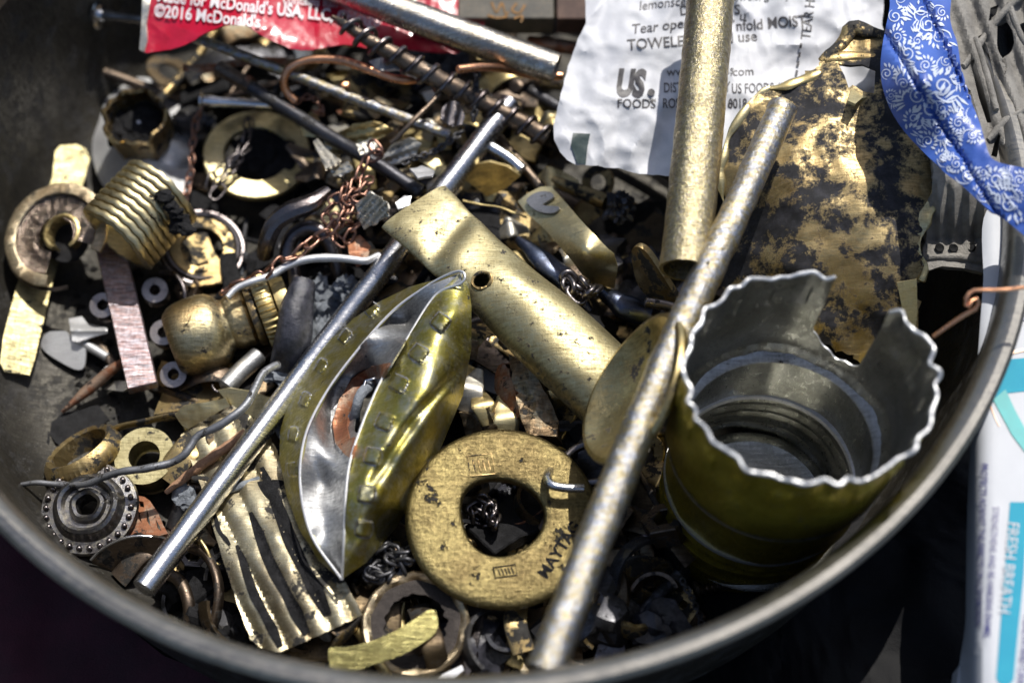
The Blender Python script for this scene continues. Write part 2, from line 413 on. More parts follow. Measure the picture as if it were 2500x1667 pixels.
def lift(bm, zf, thick, off=0.0):
    bmesh.ops.delete(bm, geom=[v for v in bm.verts if not v.link_faces], context='VERTS')
    co = np.array([v.co[:] for v in bm.verts]); X, Y = co[:, 0], co[:, 1]
    P = W(X, Y, zf(X, Y)+off)
    for v, p in zip(bm.verts, P): v.co = p
    bmesh.ops.recalc_face_normals(bm, faces=bm.faces[:]); bm.normal_update()
    up = sum(f.normal.z*f.calc_area() for f in bm.faces)
    if up < 0: bmesh.ops.reverse_faces(bm, faces=bm.faces[:]); bm.normal_update()
    for f in bm.faces:
        if thick == 0 and f.normal.z < 0: f.normal_flip()
    bm.verts.index_update()
    V = np.array([v.co[:] for v in bm.verts]); N = np.array([v.normal[:] for v in bm.verts]); n = len(V)
    F = [tuple(v.index for v in f.verts) for f in bm.faces]; I = [0]*len(F)
    if thick:
        V2 = V-N*thick; F2 = [tuple(i+n for i in reversed(f)) for f in F]
        B = []
        for e in bm.edges:
            if len(e.link_faces) == 1:
                f = e.link_faces[0]; vs = [v.index for v in f.verts]; a, b = e.verts[0].index, e.verts[1].index
                if vs[(vs.index(a)+1) % len(vs)] != b: a, b = b, a
                B.append((b, a, a+n, b+n))
        V = np.vstack([V, V2]); F = F+F2+B; I = [0]*len(F2)+[1]*len(F2)+[0]*len(B)
    bm.free(); return V, F, I
_tc = {}
def text_bm(s, weight=0.0, spacing=1.0):
    cu = bpy.data.curves.new('t', 'FONT'); cu.body = s; cu.size = 1; cu.offset = weight; cu.space_character = spacing
    cu.fill_mode = 'BOTH'; cu.resolution_u = 3
    ob = bpy.data.objects.new('t', cu); COL.objects.link(ob); bpy.context.view_layer.update()
    me = bpy.data.meshes.new_from_object(ob.evaluated_get(bpy.context.evaluated_depsgraph_get()))
    bm = bmesh.new(); bm.from_mesh(me); bmesh.ops.remove_doubles(bm, verts=bm.verts[:], dist=1e-4)
    bpy.data.objects.remove(ob); bpy.data.curves.remove(cu); bpy.data.meshes.remove(me); return bm
def text(s, x, y, ang, size, zf, xs=1.0, weight=.01, lift_=.02, shear=0.0, cell=14, spacing=1.0, wave=None):
    """writing printed on a surface: start (x, y), baseline angle (picture degrees, counter-clockwise), letter size in picture units"""
    bm = text_bm(s, weight, spacing); a = math.radians(ang); c, q = math.cos(a), math.sin(a)
    for v in bm.verts:
        u = (v.co.x+shear*v.co.y)*size*xs; w = v.co.y*size
        if wave: w += wave(u)
        v.co = (x+u*c-w*q, y-(u*q+w*c), 0)
    X = [v.co.x for v in bm.verts]; Y = [v.co.y for v in bm.verts]
    bisect(bm, cell, min(X), max(X), min(Y), max(Y))
    return lift(bm, zf, 0, lift_)
def patch(outline, zf, lift_=.015, cell=14, smooth=0):
    bm = bmesh.new(); L = outline_pts(outline, smooth, 0, 0)
    vs = [bm.verts.new((p[0], p[1], 0)) for p in L]
    for i in range(len(vs)): bm.edges.new((vs[i], vs[(i+1) % len(vs)]))
    bmesh.ops.triangle_fill(bm, use_beauty=True, edges=bm.edges[:])
    bisect(bm, cell, L[:, 0].min(), L[:, 0].max(), L[:, 1].min(), L[:, 1].max())
    return lift(bm, zf, 0, lift_)
def stroke2d(pts, w, n=None):
    """outline polygon of a tapered brush stroke in the picture plane"""
    P = catmull([(p[0], p[1], 0) for p in pts], n or max(8, len(pts)*6))[:, :2]
    T = np.gradient(P, axis=0); T /= np.linalg.norm(T, axis=1)[:, None]+1e-9; N = np.c_[-T[:, 1], T[:, 0]]
    ww = np.interp(np.linspace(0, 1, len(P)), np.linspace(0, 1, len(w)), w) if hasattr(w, '__len__') else np.full(len(P), w)
    return [tuple(p) for p in np.vstack([P+N*ww[:, None]/2, (P-N*ww[:, None]/2)[::-1]])]

# ------------------------------------------------------------------ things and parts
def mk(name, mesh, mat, loc, smooth=35):
    me = bpy.data.meshes.new(name); V = np.asarray(mesh[0])-loc
    me.from_pydata(V.tolist(), [], [tuple(int(i) for i in f) for f in mesh[1]])
    for m in (mat if isinstance(mat, (list, tuple)) else [mat]): me.materials.append(m)
    if len(mesh) > 2 and isinstance(mat, (list, tuple)) and len(mat) > 1: me.polygons.foreach_set('material_index', list(mesh[2]))
    me.polygons.foreach_set('use_smooth', [True]*len(me.polygons))
    me.update()
    if smooth: me.set_sharp_from_angle(angle=math.radians(smooth))
    return me
class Thing:
    def __init__(s, name, label, cat, group=None, kind=None):
        s.n, s.l, s.c, s.g, s.k, s.parts = name, label, cat, group, kind, []
    def part(s, name, mesh, mat, parent=None, label=None, smooth=35):
        s.parts.append(dict(n=name, m=mesh, mat=mat, p=parent, l=label, s=smooth)); return len(s.parts)-1
    def inst(s, name, me, mats):                 # many copies of one part sharing a mesh
        s.parts.append(dict(n=name, me=me, mats=mats)); return len(s.parts)-1
    def tagit(s, o):
        if s.k: o['kind'] = s.k
        if s.l: o['label'] = s.l
        if s.c: o['category'] = s.c
        if s.g: o['group'] = s.g
    def done(s):
        A = [p['m'][0] for p in s.parts if 'm' in p]+[np.array([m.translation[:] for m in p['mats']]) for p in s.parts if 'mats' in p]
        A = np.vstack(A); loc = np.array([(A[:, 0].min()+A[:, 0].max())/2, (A[:, 1].min()+A[:, 1].max())/2, A[:, 2].min()])
        if len(s.parts) == 1 and 'm' in s.parts[0]:
            p = s.parts[0]; o = bpy.data.objects.new(s.n, mk(s.n, p['m'], p['mat'], loc, p['s']))
            o.location = loc; COL.objects.link(o); s.tagit(o); return o
        r = bpy.data.objects.new(s.n, None); r.location = loc; r.empty_display_size = .2; COL.objects.link(r); s.tagit(r); obs = []
        for p in s.parts:
            if 'mats' in p:
                for M in p['mats']:
                    o = bpy.data.objects.new(p['n'], p['me']); COL.objects.link(o); o.parent = r
                    M = M.copy(); M.translation = M.translation-Vector(loc); o.matrix_local = M
                obs.append(None); continue
            o = bpy.data.objects.new(p['n'], mk(p['n'], p['m'], p['mat'], loc, p['s'])); COL.objects.link(o)
            o.parent = r if p['p'] is None else obs[p['p']]
            if p['l']: o['label'] = p['l']
            obs.append(o)
        return r
def one(name, label, cat, mesh, mat, group=None, kind=None, smooth=35):
    t = Thing(name, label, cat, group, kind); t.part(name, mesh, mat, smooth=smooth); return t.done()
def structure(name, mesh, mat):
    return one(name, None, None, mesh, mat, kind='structure')
def rod(name, label, cat, pts, r, mat, rb=None, group=None, **k):
    return one(name, label, cat, sweep(pathw(pts), r, rb, **k), mat, group)
def sheet(name, label, cat, outline, z, mat, thick=.05, group=None, **k):
    return one(name, label, cat, plate(outline, z, thick, **k), mat, group)

_links = {}
def link_mesh(L, w, r, mat):
    key = (L, w, r, mat.name)
    if key not in _links:
        C = []
        for k in range(21):
            a = 2*math.pi*k/20; c, s = math.cos(a), math.sin(a)
            C.append(((L-w)/2*(1 if c > 0 else -1)*min(1, abs(c)*3)+w/2*c, w/2*s, 0))
        _links[key] = mk('link', sweep(np.array(C), r, seg=7, close=True), mat, np.zeros(3), 0)
    return _links[key]
def chain(name, label, pts, L, w, r, mat, group=None, twist=90, loose=.25, cat='chain', world=False):
    P = np.array(pts) if world else pathw(pts, 200)
    d = np.r_[0, np.cumsum(np.linalg.norm(np.diff(P, axis=0), axis=1))]; step = L-2.2*r; n = int(d[-1]/step)
    mats = []; rnd = random.Random(len(label))
    for i in range(n):
        s = step*(i+.5); p = np.array([np.interp(s, d, P[:, k]) for k in range(3)]); q = np.array([np.interp(s+step*.4, d, P[:, k]) for k in range(3)])
        t = Vector(q-p); t.normalize(); t += Vector([rnd.uniform(-loose, loose) for _ in range(3)])
        M = t.to_track_quat('X', 'Z').to_matrix().to_4x4()@Matrix.Rotation(math.radians((i % 2)*twist+20+rnd.uniform(-25, 25)), 4, 'X')
        M.translation = Vector(p); mats.append(M)
    t = Thing(name, label, cat, group); t.inst('link', link_mesh(L, w, r, mat), mats[:99]); return t.done()
def tangle(cx, cy, z, rx, ry, turns, seed, h=.5):
    rnd = random.Random(seed); P = []
    for k in range(int(turns*9)):
        a = rnd.uniform(0, 6.28); q = math.sqrt(rnd.random())
        P.append((cx+rx*q*math.cos(a), cy+ry*q*math.sin(a), z+rnd.uniform(0, h)))
    return P

# ------------------------------------------------------------------ setting: ground
gx = np.array([[-3000, -3000, -.6], [3000, -3000, -.6], [3000, 3000, -.6], [-3000, 3000, -.6]], float)
structure('ground', (gx, [(0, 1, 2, 3)]), M_ground)

# ------------------------------------------------------------------ the bowl
BC = np.array([-1.05, 2.36, 0]); BK = 10.38/10.1; ZA = (0, 0, 1)
t = Thing('metal_bowl', 'wide scuffed steel bowl with satin rim holding the whole scrap pile', 'bowl')
b_in = [(0, .0), (4, .0), (7.6, .0), (8.4, .05), (8.9, .22), (9.3, .55), (9.52, 1.0), (9.68, 2.0), (9.84, 3.2), (9.98, 4.35)]
b_out = [(10.08, 4.3), (9.95, 3.2), (9.8, 2), (9.62, .95), (9.38, .45), (8.95, .08), (8.4, -.12), (7.6, -.18), (0, -.18)]
t.part('basin', lathe(BC, ZA, [(r*BK, h) for r, h in b_in+b_out], 160, closed=False), M_bowl)
rim = [(9.975, 4.36), (9.99, 4.7), (10.03, 4.86), (10.13, 4.99), (10.27, 5.05), (10.40, 5.02), (10.47, 4.93), (10.46, 4.82), (10.38, 4.76), (10.20, 4.74), (10.09, 4.66), (10.085, 4.31)]
t.part('rim', lathe(BC, ZA, [(r+10.1*(BK-1), h) for r, h in rim], 200), M_rim)
t.done()

# soot crumbs over the floor of the bowl (uncountable)
rnd = random.Random(3); parts = []
def crumb(x, y, z, s, sd):
    parts.append(lump((x, y, z), s, .5, 1.5, 1, (1, 1, .6), sd))
for k in range(520):
    px, py = rnd.choice([(rnd.uniform(10, 330), rnd.uniform(820, 1180)), (rnd.gauss(110, 60), rnd.gauss(900, 40)), (rnd.uniform(20, 240), rnd.uniform(250, 800))])
    p = W(px, py, .03)
    if math.hypot(p[0]-BC[0], p[1]-BC[1]) < 8.3: crumb(p[0], p[1], .02, rnd.choice([.02, .03, .03, .05, .08]), k)
for k in range(420):
    px, py = rnd.uniform(300, 2200), rnd.uniform(150, 1600)
    p = W(px, py, .2)
    if math.hypot(p[0]-BC[0], p[1]-BC[1]) < 8.6: crumb(p[0], p[1], rnd.uniform(.02, .25), rnd.uniform(.05, .16), k)
one('soot_crumbs', 'black soot crumbs and grit scattered over the bowl floor', 'grime', join(*parts), M_grime, kind='stuff')

# ------------------------------------------------------------------ the tall torn yellow can
CC = W(1976, 915, 6.3); CX, CY = CC[0], CC[1]; CR = 2.12; CZ0 = .45; CZ1 = 6.3
def lean(z): k = (CZ1-z)*.09; return CX-.72*k, CY+.69*k      # the can leans slightly inwards
def can_lobe(th): return math.sin(21*th+1.6*math.sin(2*th)+1.2*math.sin(5*th+1)+.8*math.sin(9*th))*(.75+.5*math.sin(3*th+2)*math.sin(5*th))
def can_top(th):
    w = .035*can_lobe(th)+.05*math.sin(th*3+1)+.03*math.sin(th*7)+.015*math.sin(th*41)
    d = math.degrees(th) % 360
    if 66 < d <= 77: w += .22*(77-d)/11*0+.0
    if 36 < d < 42: w -= .12*(d-36)/6
    return CZ1+w
def can_notch(d):                      # floor of the torn opening
    if 42 < d < 72:
        u = (d-42)/30; return CZ1-(1.75+.45*math.sin(math.pi*min(1, .25+u*.75))+.03*math.sin(u*19))
    return None
NT, NZ = 400, 74; V = []; F = []; I = []
def can_r(th, z):
    k = (z-CZ0)/(CZ1-CZ0); r = CR*(1-.10*(1-k))
    r += -.05*math.exp(-((z-3.85)/.10)**2)*0
    if z < 3.9: r -= .11*min(1, (3.9-z)/.14)
    if z < 2.3: r -= .05*min(1, (2.3-z)/.08)
    for b in (1.9, 1.55, 1.1): r += .025*math.cos(min(1, abs(z-b)/.1)*math.pi)
    r += .060*can_lobe(th+.03)*max(0, (z-5.3)/1.0)**1.5
    v = (th*9.5/math.pi) % 1.0            # pressed square dimples under the cut edge
    if 5.35 < z < 5.85 and .25 < v < .68: r += .045
    r += .07*mnoise.noise(Vector((math.cos(th)*1.5, math.sin(th)*1.5, z*.6)))+.03*mnoise.noise(Vector((math.cos(th)*4, math.sin(th)*4, z*1.6)))
    return r
for k in range(NT):
    th = 2*math.pi*k/NT; top = can_top(th); nf = can_notch(math.degrees(th))
    for j in range(NZ+1):
        z = CZ0+(top-CZ0)*j/NZ
        if nf is not None: z = min(z, nf)
        r = can_r(th, z); lx, ly = lean(z); V.append((lx+r*math.cos(th), ly+r*math.sin(th), z))
keep = set()
for k in range(NT):
    k2 = (k+1) % NT
    for j in range(NZ):
        a, b, c, d = k*(NZ+1)+j, k2*(NZ+1)+j, k2*(NZ+1)+j+1, k*(NZ+1)+j+1
        n1, n2 = can_notch(math.degrees(2*math.pi*k/NT)), can_notch(math.degrees(2*math.pi*k2/NT))
        if (n1 is None) != (n2 is None) and max(V[a][2], V[d][2], V[b][2], V[c][2]) > CZ1-2.05 and max(abs(V[d][2]-V[c][2]), abs(V[a][2]-V[b][2])) > .12: continue
        if abs(V[a][2]-V[d][2]) < 1e-6 and abs(V[b][2]-V[c][2]) < 1e-6: continue
        F.append((a, b, c, d))
V = np.array(V); used = sorted({i for f in F for i in f}); mp = {i: n for n, i in enumerate(used)}
V = V[used]; F = [tuple(mp[i] for i in f) for f in F]; n = len(V)
Vi = V.copy(); lx, ly = lean(V[:, 2]); Vi[:, 0] = lx+(V[:, 0]-lx)*(1-.030/CR); Vi[:, 1] = ly+(V[:, 1]-ly)*(1-.030/CR)
ec = {}
for f in F:
    for i in range(len(f)):
        ec.setdefault(frozenset((f[i], f[(i+1) % len(f)])), []).append((f[i], f[(i+1) % len(f)]))
B = [(b_, a_, a_+n, b_+n) for l in ec.values() if len(l) == 1 for a_, b_ in l]
canm = (np.vstack([V, Vi]), F+[tuple(i+n for i in reversed(f)) for f in F]+B, [0]*len(F)+[1]*len(F)+[2]*len(B))
t = Thing('torn_can', 'tall torn yellow can with a wavy cut rim and notch, right of the pile', 'tin can')
M_tind = metal('dusty_dark_tin', (.58, .58, .55), (.36, .36, .32), .30, .0, 1.2, scr=.5, speck=.75, bump=.2)
t.part('can_wall', canm, [M_lacqcan, M_tind, M_alum])
t.part('can_bottom', lathe((*lean(1.9), .9), ZA, [(0, .10), (1.1, .10), (1.35, .18), (1.45, .0), (1.66, -.05), (1.70, -.09), (1.66, -.13), (0, -.02)], 80, closed=False), M_tind)
t.part('inner_ledge', lathe((*lean(3.76), 3.66), ZA, [(1.68, .0), (1.70, .03), (1.96, .15), (1.97, .12), (1.70, -.01)], 140), M_tin)
t.part('inner_seam', lathe((*lean(2.2), 2.2), ZA, [(1.66, .0), (1.69, .06), (1.79, .07), (1.80, .0)], 120), M_alum)
# light cut edge
E_ = [(CX+(can_r(th, can_top(th))-.014)*math.cos(th), CY+(can_r(th, can_top(th))-.014)*math.sin(th), can_top(th)) for th in [math.radians(72.6+(41.4-72.6+360)*k/300) for k in range(301)]]
t.part('cut_edge', sweep(np.array(E_), .034, seg=8, jit=.012, jf=5), M_alum, parent=0)
t.done()

# ------------------------------------------------------------------ the folded yellow can end
cz = rbf([(1130, 668, 3.7), (1010, 720, 3.2), (870, 860, 2.9), (770, 1000, 2.7), (733, 1140, 2.6), (760, 1290, 2.4), (832, 1412, 2.2),
          (1060, 722, 3.45), (985, 830, 3.3), (930, 930, 3.15), (880, 1040, 3.05), (850, 1150, 2.95), (838, 1310, 2.7),
          (990, 800, 2.75), (905, 930, 2.3), (840, 1040, 2.25), (800, 1180, 2.25), (800, 1300, 2.3)])
def swirl(x, y):
    d = np.hypot((x-930)/.82, (y-1010))
    return .11*np.cos(d/16.0)*np.exp(-((d-165)/70.0)**2)-.16*np.exp(-(d/105.0)**6)
lid_in = [(1128, 665), (1040, 700), (960, 758), (870, 858), (795, 960), (748, 1060), (731, 1140), (736, 1230), (760, 1305), (800, 1372), (836, 1414),
          (840, 1310), (847, 1220), (858, 1130), (882, 1042), (930, 930), (990, 832), (1062, 722), (1126, 690)]
hole = [(935, 930), (905, 950), (880, 990), (868, 1040), (880, 1058), (920, 1020), (960, 950), (955, 925)]
t = Thing('folded_can_end', 'yellow can end folded like a taco, silver inside, square dimples, centre of the pile', 'can lid')
t.part('inner_disc', plate(lid_in, addf(cz, swirl), .035, 9, holes=[[(925, 932), (893, 955), (868, 1000), (862, 1050), (876, 1060), (905, 1000), (938, 942)]]), M_tin)
flapL = [(1128, 665), (1000, 700), (925, 737), (862, 778), (800, 838), (745, 905), (705, 975), (684, 1050), (682, 1120), (700, 1210), (730, 1290), (775, 1365), (832, 1414),
         (800, 1372), (760, 1305), (736, 1230), (731, 1140), (748, 1060), (795, 960), (870, 858), (960, 758), (1040, 700)]
zl = rbf([(1128, 665, 3.68), (1040, 702, 3.28), (960, 758, 3.02), (870, 858, 2.88), (795, 960, 2.74), (731, 1140, 2.6), (760, 1300, 2.4), (833, 1412, 2.2),
          (1000, 700, 2.95), (862, 778, 2.2), (745, 905, 1.7), (684, 1050, 1.5), (700, 1210, 1.6), (775, 1365, 1.9)])
sq = [(908, 755, -48), (842, 820, -52), (783, 893, -58), (743, 975, -65), (715, 1060, -78), (713, 1145, 80)]
t.part('left_flap', plate(flapL, addf(zl, bumps([(x, y, 15, 9, a, .09) for x, y, a in sq])), .035, 6), [M_lacq, M_tin])
zr = rbf([(1128, 668, 3.72), (1062, 722, 3.47), (985, 832, 3.32), (930, 930, 3.18), (882, 1042, 3.08), (850, 1150, 2.97), (838, 1310, 2.72), (836, 1413, 2.25),
          (1110, 760, 3.75), (1050, 870, 3.7), (990, 985, 3.6), (955, 1100, 3.45), (925, 1220, 3.2), (890, 1320, 2.75),
          (1150, 740, 3.4), (1150, 850, 3.0), (1125, 960, 2.6), (1075, 1080, 2.3), (1010, 1200, 2.1), (940, 1310, 1.9), (1090, 960, 3.3), (1040, 1060, 3.1)])
zr0 = zr; zr = addf(zr0, wrinkle(.07, 1.1, False, 6))
flapR = [(1122, 668), (1062, 722), (990, 832), (930, 930), (882, 1042), (858, 1130), (847, 1220), (840, 1310), (834, 1414),
         (895, 1372), (965, 1290), (1020, 1200), (1080, 1085), (1130, 965), (1151, 850), (1151, 745), (1143, 690)]
def crease(x, y):
    d = (x-1040)*.80+(y-1000)*.60-8*np.sin(y/60.0)
    return -.16*np.exp(-(d/14.0)**2)*np.clip((y-880)/80, 0, 1)*np.clip((1230-y)/80, 0, 1)
sq = [(1075, 785, 38), (1022, 862, 35), (972, 935, 28), (938, 1028, 22), (910, 1112, 12), (895, 1205, 8), (888, 1290, 10)]
t.part('right_flap', plate(flapR, addf(zr, crease, bumps([(x, y, 17, 17, a, .08) for x, y, a in sq])), .035, 5), [M_lacq, M_tin])
def outl(x, y, hw, hh, a, zf):
    c, q = math.cos(math.radians(a)), math.sin(math.radians(a)); P = [(-hw, -hh), (hw, -hh), (hw, hh), (-hw, hh), (-hw, -hh)]; k0 = int(x+y) % 3
    P = P[k0 % 2:k0 % 2+4] if k0 else P
    return patch(stroke2d([(x+u*c-v*q, y+u*q+v*c) for u, v in P], [2.5, 5, 3, 6, 3, 4], 30), zf, .008, 6)
fR = addf(zr, crease, bumps([(x, y, 17, 17, a, .08) for x, y, a in sq]))
for x, y, a in sq: t.part('worn_outline', outl(x, y, 18, 18, a, fR), M_tin, parent=2)
sq = [(908, 755, -48), (842, 820, -52), (783, 893, -58), (743, 975, -65), (715, 1060, -78), (713, 1145, 80)]
fL = addf(zl, bumps([(x, y, 15, 9, a, .09) for x, y, a in sq]))
for x, y, a in sq: t.part('worn_outline', outl(x, y, 16, 10, a, fL), M_tin, parent=1)
t.part('folded_edge', sweep(pathw([(834, 1414, 2.3), (760, 1305, 2.47), (733, 1180, 2.64), (745, 1065, 2.75), (795, 960, 2.80), (870, 858, 2.93), (960, 758, 3.07), (1040, 700, 3.33), (1090, 672, 3.6), (1122, 662, 3.78), (1135, 672, 3.82), (1125, 692, 3.74), (1062, 722, 3.5), (990, 832, 3.35), (930, 930, 3.22), (882, 1042, 3.1), (850, 1150, 3.0), (840, 1310, 2.76), (835, 1414, 2.3)], 260), .026, seg=8), M_alum)
rr = [(942, 888), (900, 900), (858, 935), (828, 985), (816, 1040), (822, 1085), (850, 1112), (868, 1080)]
t.part('rust_ring', plate([(950, 885), (905, 895), (860, 925), (828, 975), (812, 1030), (818, 1080), (842, 1110), (856, 1118), (872, 1065), (852, 1070), (846, 1040), (852, 1000), (875, 955), (905, 928), (932, 922)], lambda x, y: cz(x, y)+swirl(x, y)*.4+.10, .06, 8), M_rust)
t.done()
rod('bent_wire_stub', 'corroded green and grey wires poking from the hole of the folded can end', 'wire', [(905, 940, 2.5), (880, 965, 2.7), (868, 1005, 2.5), (862, 1050, 2.0), (870, 1080, 1.6)], .10, M_slag, jit=.04)
rod('wire_clip', 'small bright steel clip inside the hole of the folded can end', 'clip', [(945, 905, 2.6), (915, 925, 2.75), (893, 930, 2.7), (885, 960, 2.65), (845, 1030, 2.3)], .035, M_steel)

# ------------------------------------------------------------------ crushed brass tube
def tubefn(p, u, a, c):
    d = np.array([mnoise.noise(Vector(q*.9)) for q in p])
    q = p.copy(); q[:, 2] += d*.10
    # diagonal crease near the flattened end
    k = np.exp(-((u-.20-.05*np.cos(a))/.055)**2)*np.clip(np.sin(a)*.8+.5, 0, 1)
    q[:, 2] -= k*.14
    k = np.exp(-((u-.50)/.08)**2)*np.exp(-((a-2.4)/.5)**2); q[:, 2] -= k*.12
    return q
C = pathw([(1010, 505, 3.15), (1090, 580, 3.2), (1180, 665, 3.15), (1300, 775, 2.95), (1400, 868, 2.75), (1500, 963, 2.5)], 140)
tb = sweep(C, [.80, .76, .72, .74, .80, .80, .80], [.15, .22, .38, .52, .60, .64, .64], seg=72, hollow=.045, fn=tubefn)
# true round hole
hc = W(1176, 676, 3.62); V = tb[0]
F = [f for f in tb[1] if not (np.linalg.norm((V[list(f)].mean(0)-hc)[:2]) < .17 and V[list(f)].mean(0)[2] > 3.15)]
t = Thing('crushed_brass_tube', 'large dented brass tube, flattened at its left end and pierced by one black hole', 'tube')
t.part('tube_wall', (V, F), M_brasstube)
hr = np.array([hc+np.array([.18*math.cos(a), .17*math.sin(a), .0]) for a in np.linspace(0, 2*math.pi, 33)])
hz = []
top = V[V[:, 2] > 3.1]
for p in hr:
    d = np.linalg.norm(top[:, :2]-p[:2], axis=1); i = np.argsort(d)[:4]; hz.append(top[i, 2].max())
hr[:, 2] = np.array(hz)-.0
t.part('hole_lip', sweep(hr, .035, seg=8, close=True, jit=.02, jf=6), M_brassdirty)
t.done()

# ------------------------------------------------------------------ long rods and pipes
rod('steel_rod', 'bright polished steel rod running diagonally under the brass tube and can end', 'rod',
    [(1247, 250, 2.85), (1020, 545, 2.3), (700, 965, 1.5), (352, 1436, 1.5)], .235, M_steel, seg=36, jit=.006, jf=2)
rod('brazing_rod', 'long hammered bronze rod lying across the front from the charred plate to the rim', 'rod',
    [(1912, 262, 5.55), (1800, 510, 5.35), (1633, 870, 5.05), (1500, 1195, 4.75), (1330, 1640, 4.35)], [.27, .28, .29, .30, .31, .32], M_bronze, seg=48, jit=.022, jf=3.5)
t = Thing('mottled_brass_pipe', 'thick mottled brass pipe standing in front of the white paper sachet', 'pipe')
C = pathw([(1740, -60, 5.9), (1708, 300, 5.5), (1672, 660, 5.0)], 80)
t.part('pipe_wall', sweep(C, .455, seg=64, hollow=.06, jit=.015, jf=4), M_pipe)
t.done()
t = Thing('scratched_pipe', 'scratched silver pipe lying over the red sachet at the top', 'pipe')
t.part('pipe_wall', sweep(pathw([(740, -60, 3.9), (1060, 60, 3.7), (1358, 168, 3.4)], 60), .33, seg=48, hollow=.05, jit=.01, jf=3), M_silverpipe)
t.done()
rod('thin_tube', 'thin grey steel tube tucked under the scratched silver pipe', 'tube', [(1010, 75, 3.2), (1140, 120, 3.0), (1300, 175, 2.8)], .09, M_steel)
rod('thin_brass_rod', 'thin pale brass rod crossing behind the copper hook', 'rod', [(470, 90, 3.1), (760, 200, 3.0), (1095, 330, 2.75)], .115, M_bronze, seg=24, jit=.01, jf=5)
t = Thing('blackened_rod', 'long blackened rod with an orange band, left of the thin brass rod', 'rod')
t.part('shaft', sweep(pathw([(608, 210, 2.55), (800, 330, 2.5), (920, 400, 2.55), (1025, 468, 2.4)], 60), .145, [.145, .15, .13], seg=24, jit=.012), M_dark)
t.part('sleeve', sweep(pathw([(535, 165, 2.65), (612, 212, 2.55)], 14), .165, seg=24, jit=.01), M_iron)
t.part('band', sweep(pathw([(600, 202, 2.56), (610, 209, 2.55)], 5), .178, seg=24, round_end=False), M_rust)
t.done()
rod('rusty_stick', 'flat brown rusty strip left of the blackened rod', 'strip', [(448, 166, 2.6), (520, 166, 2.6), (610, 150, 2.5), (700, 150, 2.4)], .10, M_rust, .05, jit=.03)
rod('brown_rod', 'thin brown rod running down right behind the auger end', 'rod', [(1210, 325, 2.3), (1330, 470, 2.2), (1420, 590, 2.0), (1470, 660, 1.9)], .10, M_iron, jit=.01)
rod('grey_rod', 'plain grey rod deep under the copper wire by the paper sachet', 'rod', [(1225, 185, 1.9), (1300, 225, 1.9), (1400, 285, 1.9)], .14, M_dark)
rod('braided_stick', 'short thin notched stick crossing the thin brass rod', 'stick', [(1075, 228, 3.2), (1010, 295, 3.15), (955, 350, 2.9)], .05, M_iron, jit=.03, jf=8)
rod('tube_end', 'short bright tube end beside the brass square', 'tube', [(1200, 360, 2.6), (1240, 385, 2.55), (1275, 415, 2.5)], .13, M_steel)

# auger screw
t = Thing('auger_screw', 'thick brown auger screw with a wide spiral thread, top of the pile', 'screw')
C = pathw([(812, 42, 4.05), (920, 110, 3.9), (1040, 178, 3.5), (1150, 235, 3.1), (1250, 288, 2.8), (1335, 335, 2.6)], 200)
t.part('core', sweep(C, [.06, .13, .17, .19, .20, .20, .20, .20], seg=24, jit=.02, jf=4), M_iron)
T_, S_, U_ = frames(C); turns = 13.5; H = []
for k in range(700):
    u = .03+.97*k/699; i = u*(len(C)-1); a = turns*2*math.pi*u; R_ = np.interp(u, [0, .12, 1], [.12, .235, .235]); j = int(min(i, len(C)-2)); fr = i-j
    H.append(C[j]*(1-fr)+C[j+1]*fr+(S_[j]*math.cos(a)+U_[j]*math.sin(a))*R_)
t.part('thread', sweep(np.array(H), .055, .05, seg=8, jit=.01, jf=5), M_gun)
t.done()

# copper wires
rod('copper_hook', 'bright copper wire bent into a hook round the thin brass rod', 'wire',
    [(722, 247, 2.6), (700, 225, 2.75), (693, 195, 3.0), (712, 163, 3.25), (760, 146, 3.35), (830, 148, 3.4), (900, 170, 3.5), (960, 192, 3.35), (1010, 195, 3.2), (1060, 180, 3.0)], .088, M_copper, seg=20)
rod('copper_wire', 'straight bright copper wire running under the scratched pipe to the paper sachet', 'wire', [(1118, 170, 3.95), (1170, 165, 3.8), (1230, 168, 3.4), (1300, 183, 3.1), (1372, 186, 3.0)], .088, M_copper, seg=20)
rod('thin_copper_hook', 'very thin copper wire with a small loop reaching over the right rim', 'wire',
    [(2278, 822, 5.4), (2320, 792, 5.6), (2362, 764, 5.8), (2384, 752, 5.9), (2389, 735, 5.95), (2378, 727, 6.0), (2368, 742, 5.95), (2360, 752, 5.9), (2358, 730, 6.0), (2372, 711, 6.05), (2398, 708, 6.1), (2450, 707, 6.1), (2530, 698, 6.1)], .036, M_copper, seg=10)

# ------------------------------------------------------------------ big brass washer and its hook
WC = W(1226, 1264, 2.15); WA = axis_s(80, 26)
x_, y_, z_ = basis(WA)
def washfn(r, h, a):
    k = max(0, (r-.85)/.9)
    if r < 1.2: r = r+ .03*math.sin(a*3+1)+(.05*max(0, math.cos(a-2.6))**6)
    return r*(1+.010*math.sin(a*2+1)), h+.008*math.sin(a*5)*k-.03*math.exp(-((a-3.9)/.5)**2)
wp = [(.73, -.06), (.735, .03), (.75, .07), (.79, .10), (.90, .112), (1.25, .12), (1.56, .115), (1.67, .095), (1.73, .06), (1.755, .015), (1.74, -.05), (1.66, -.09), (1.3, -.09), (.9, -.09)]
t = Thing('brass_washer', 'large hammered brass washer with stamped marks and a steel ring through it', 'washer')
t.part('disc', lathe(WC, WA, wp, 140, fn=washfn, ), M_washer)
def onwash(u, v, h=.165):             # u right, v up in the washer's own plane
    R2 = RIGHT-z_*np.dot(RIGHT, z_); R2 /= np.linalg.norm(R2); U2 = np.cross(z_, R2); return WC+R2*u+U2*v+z_*h
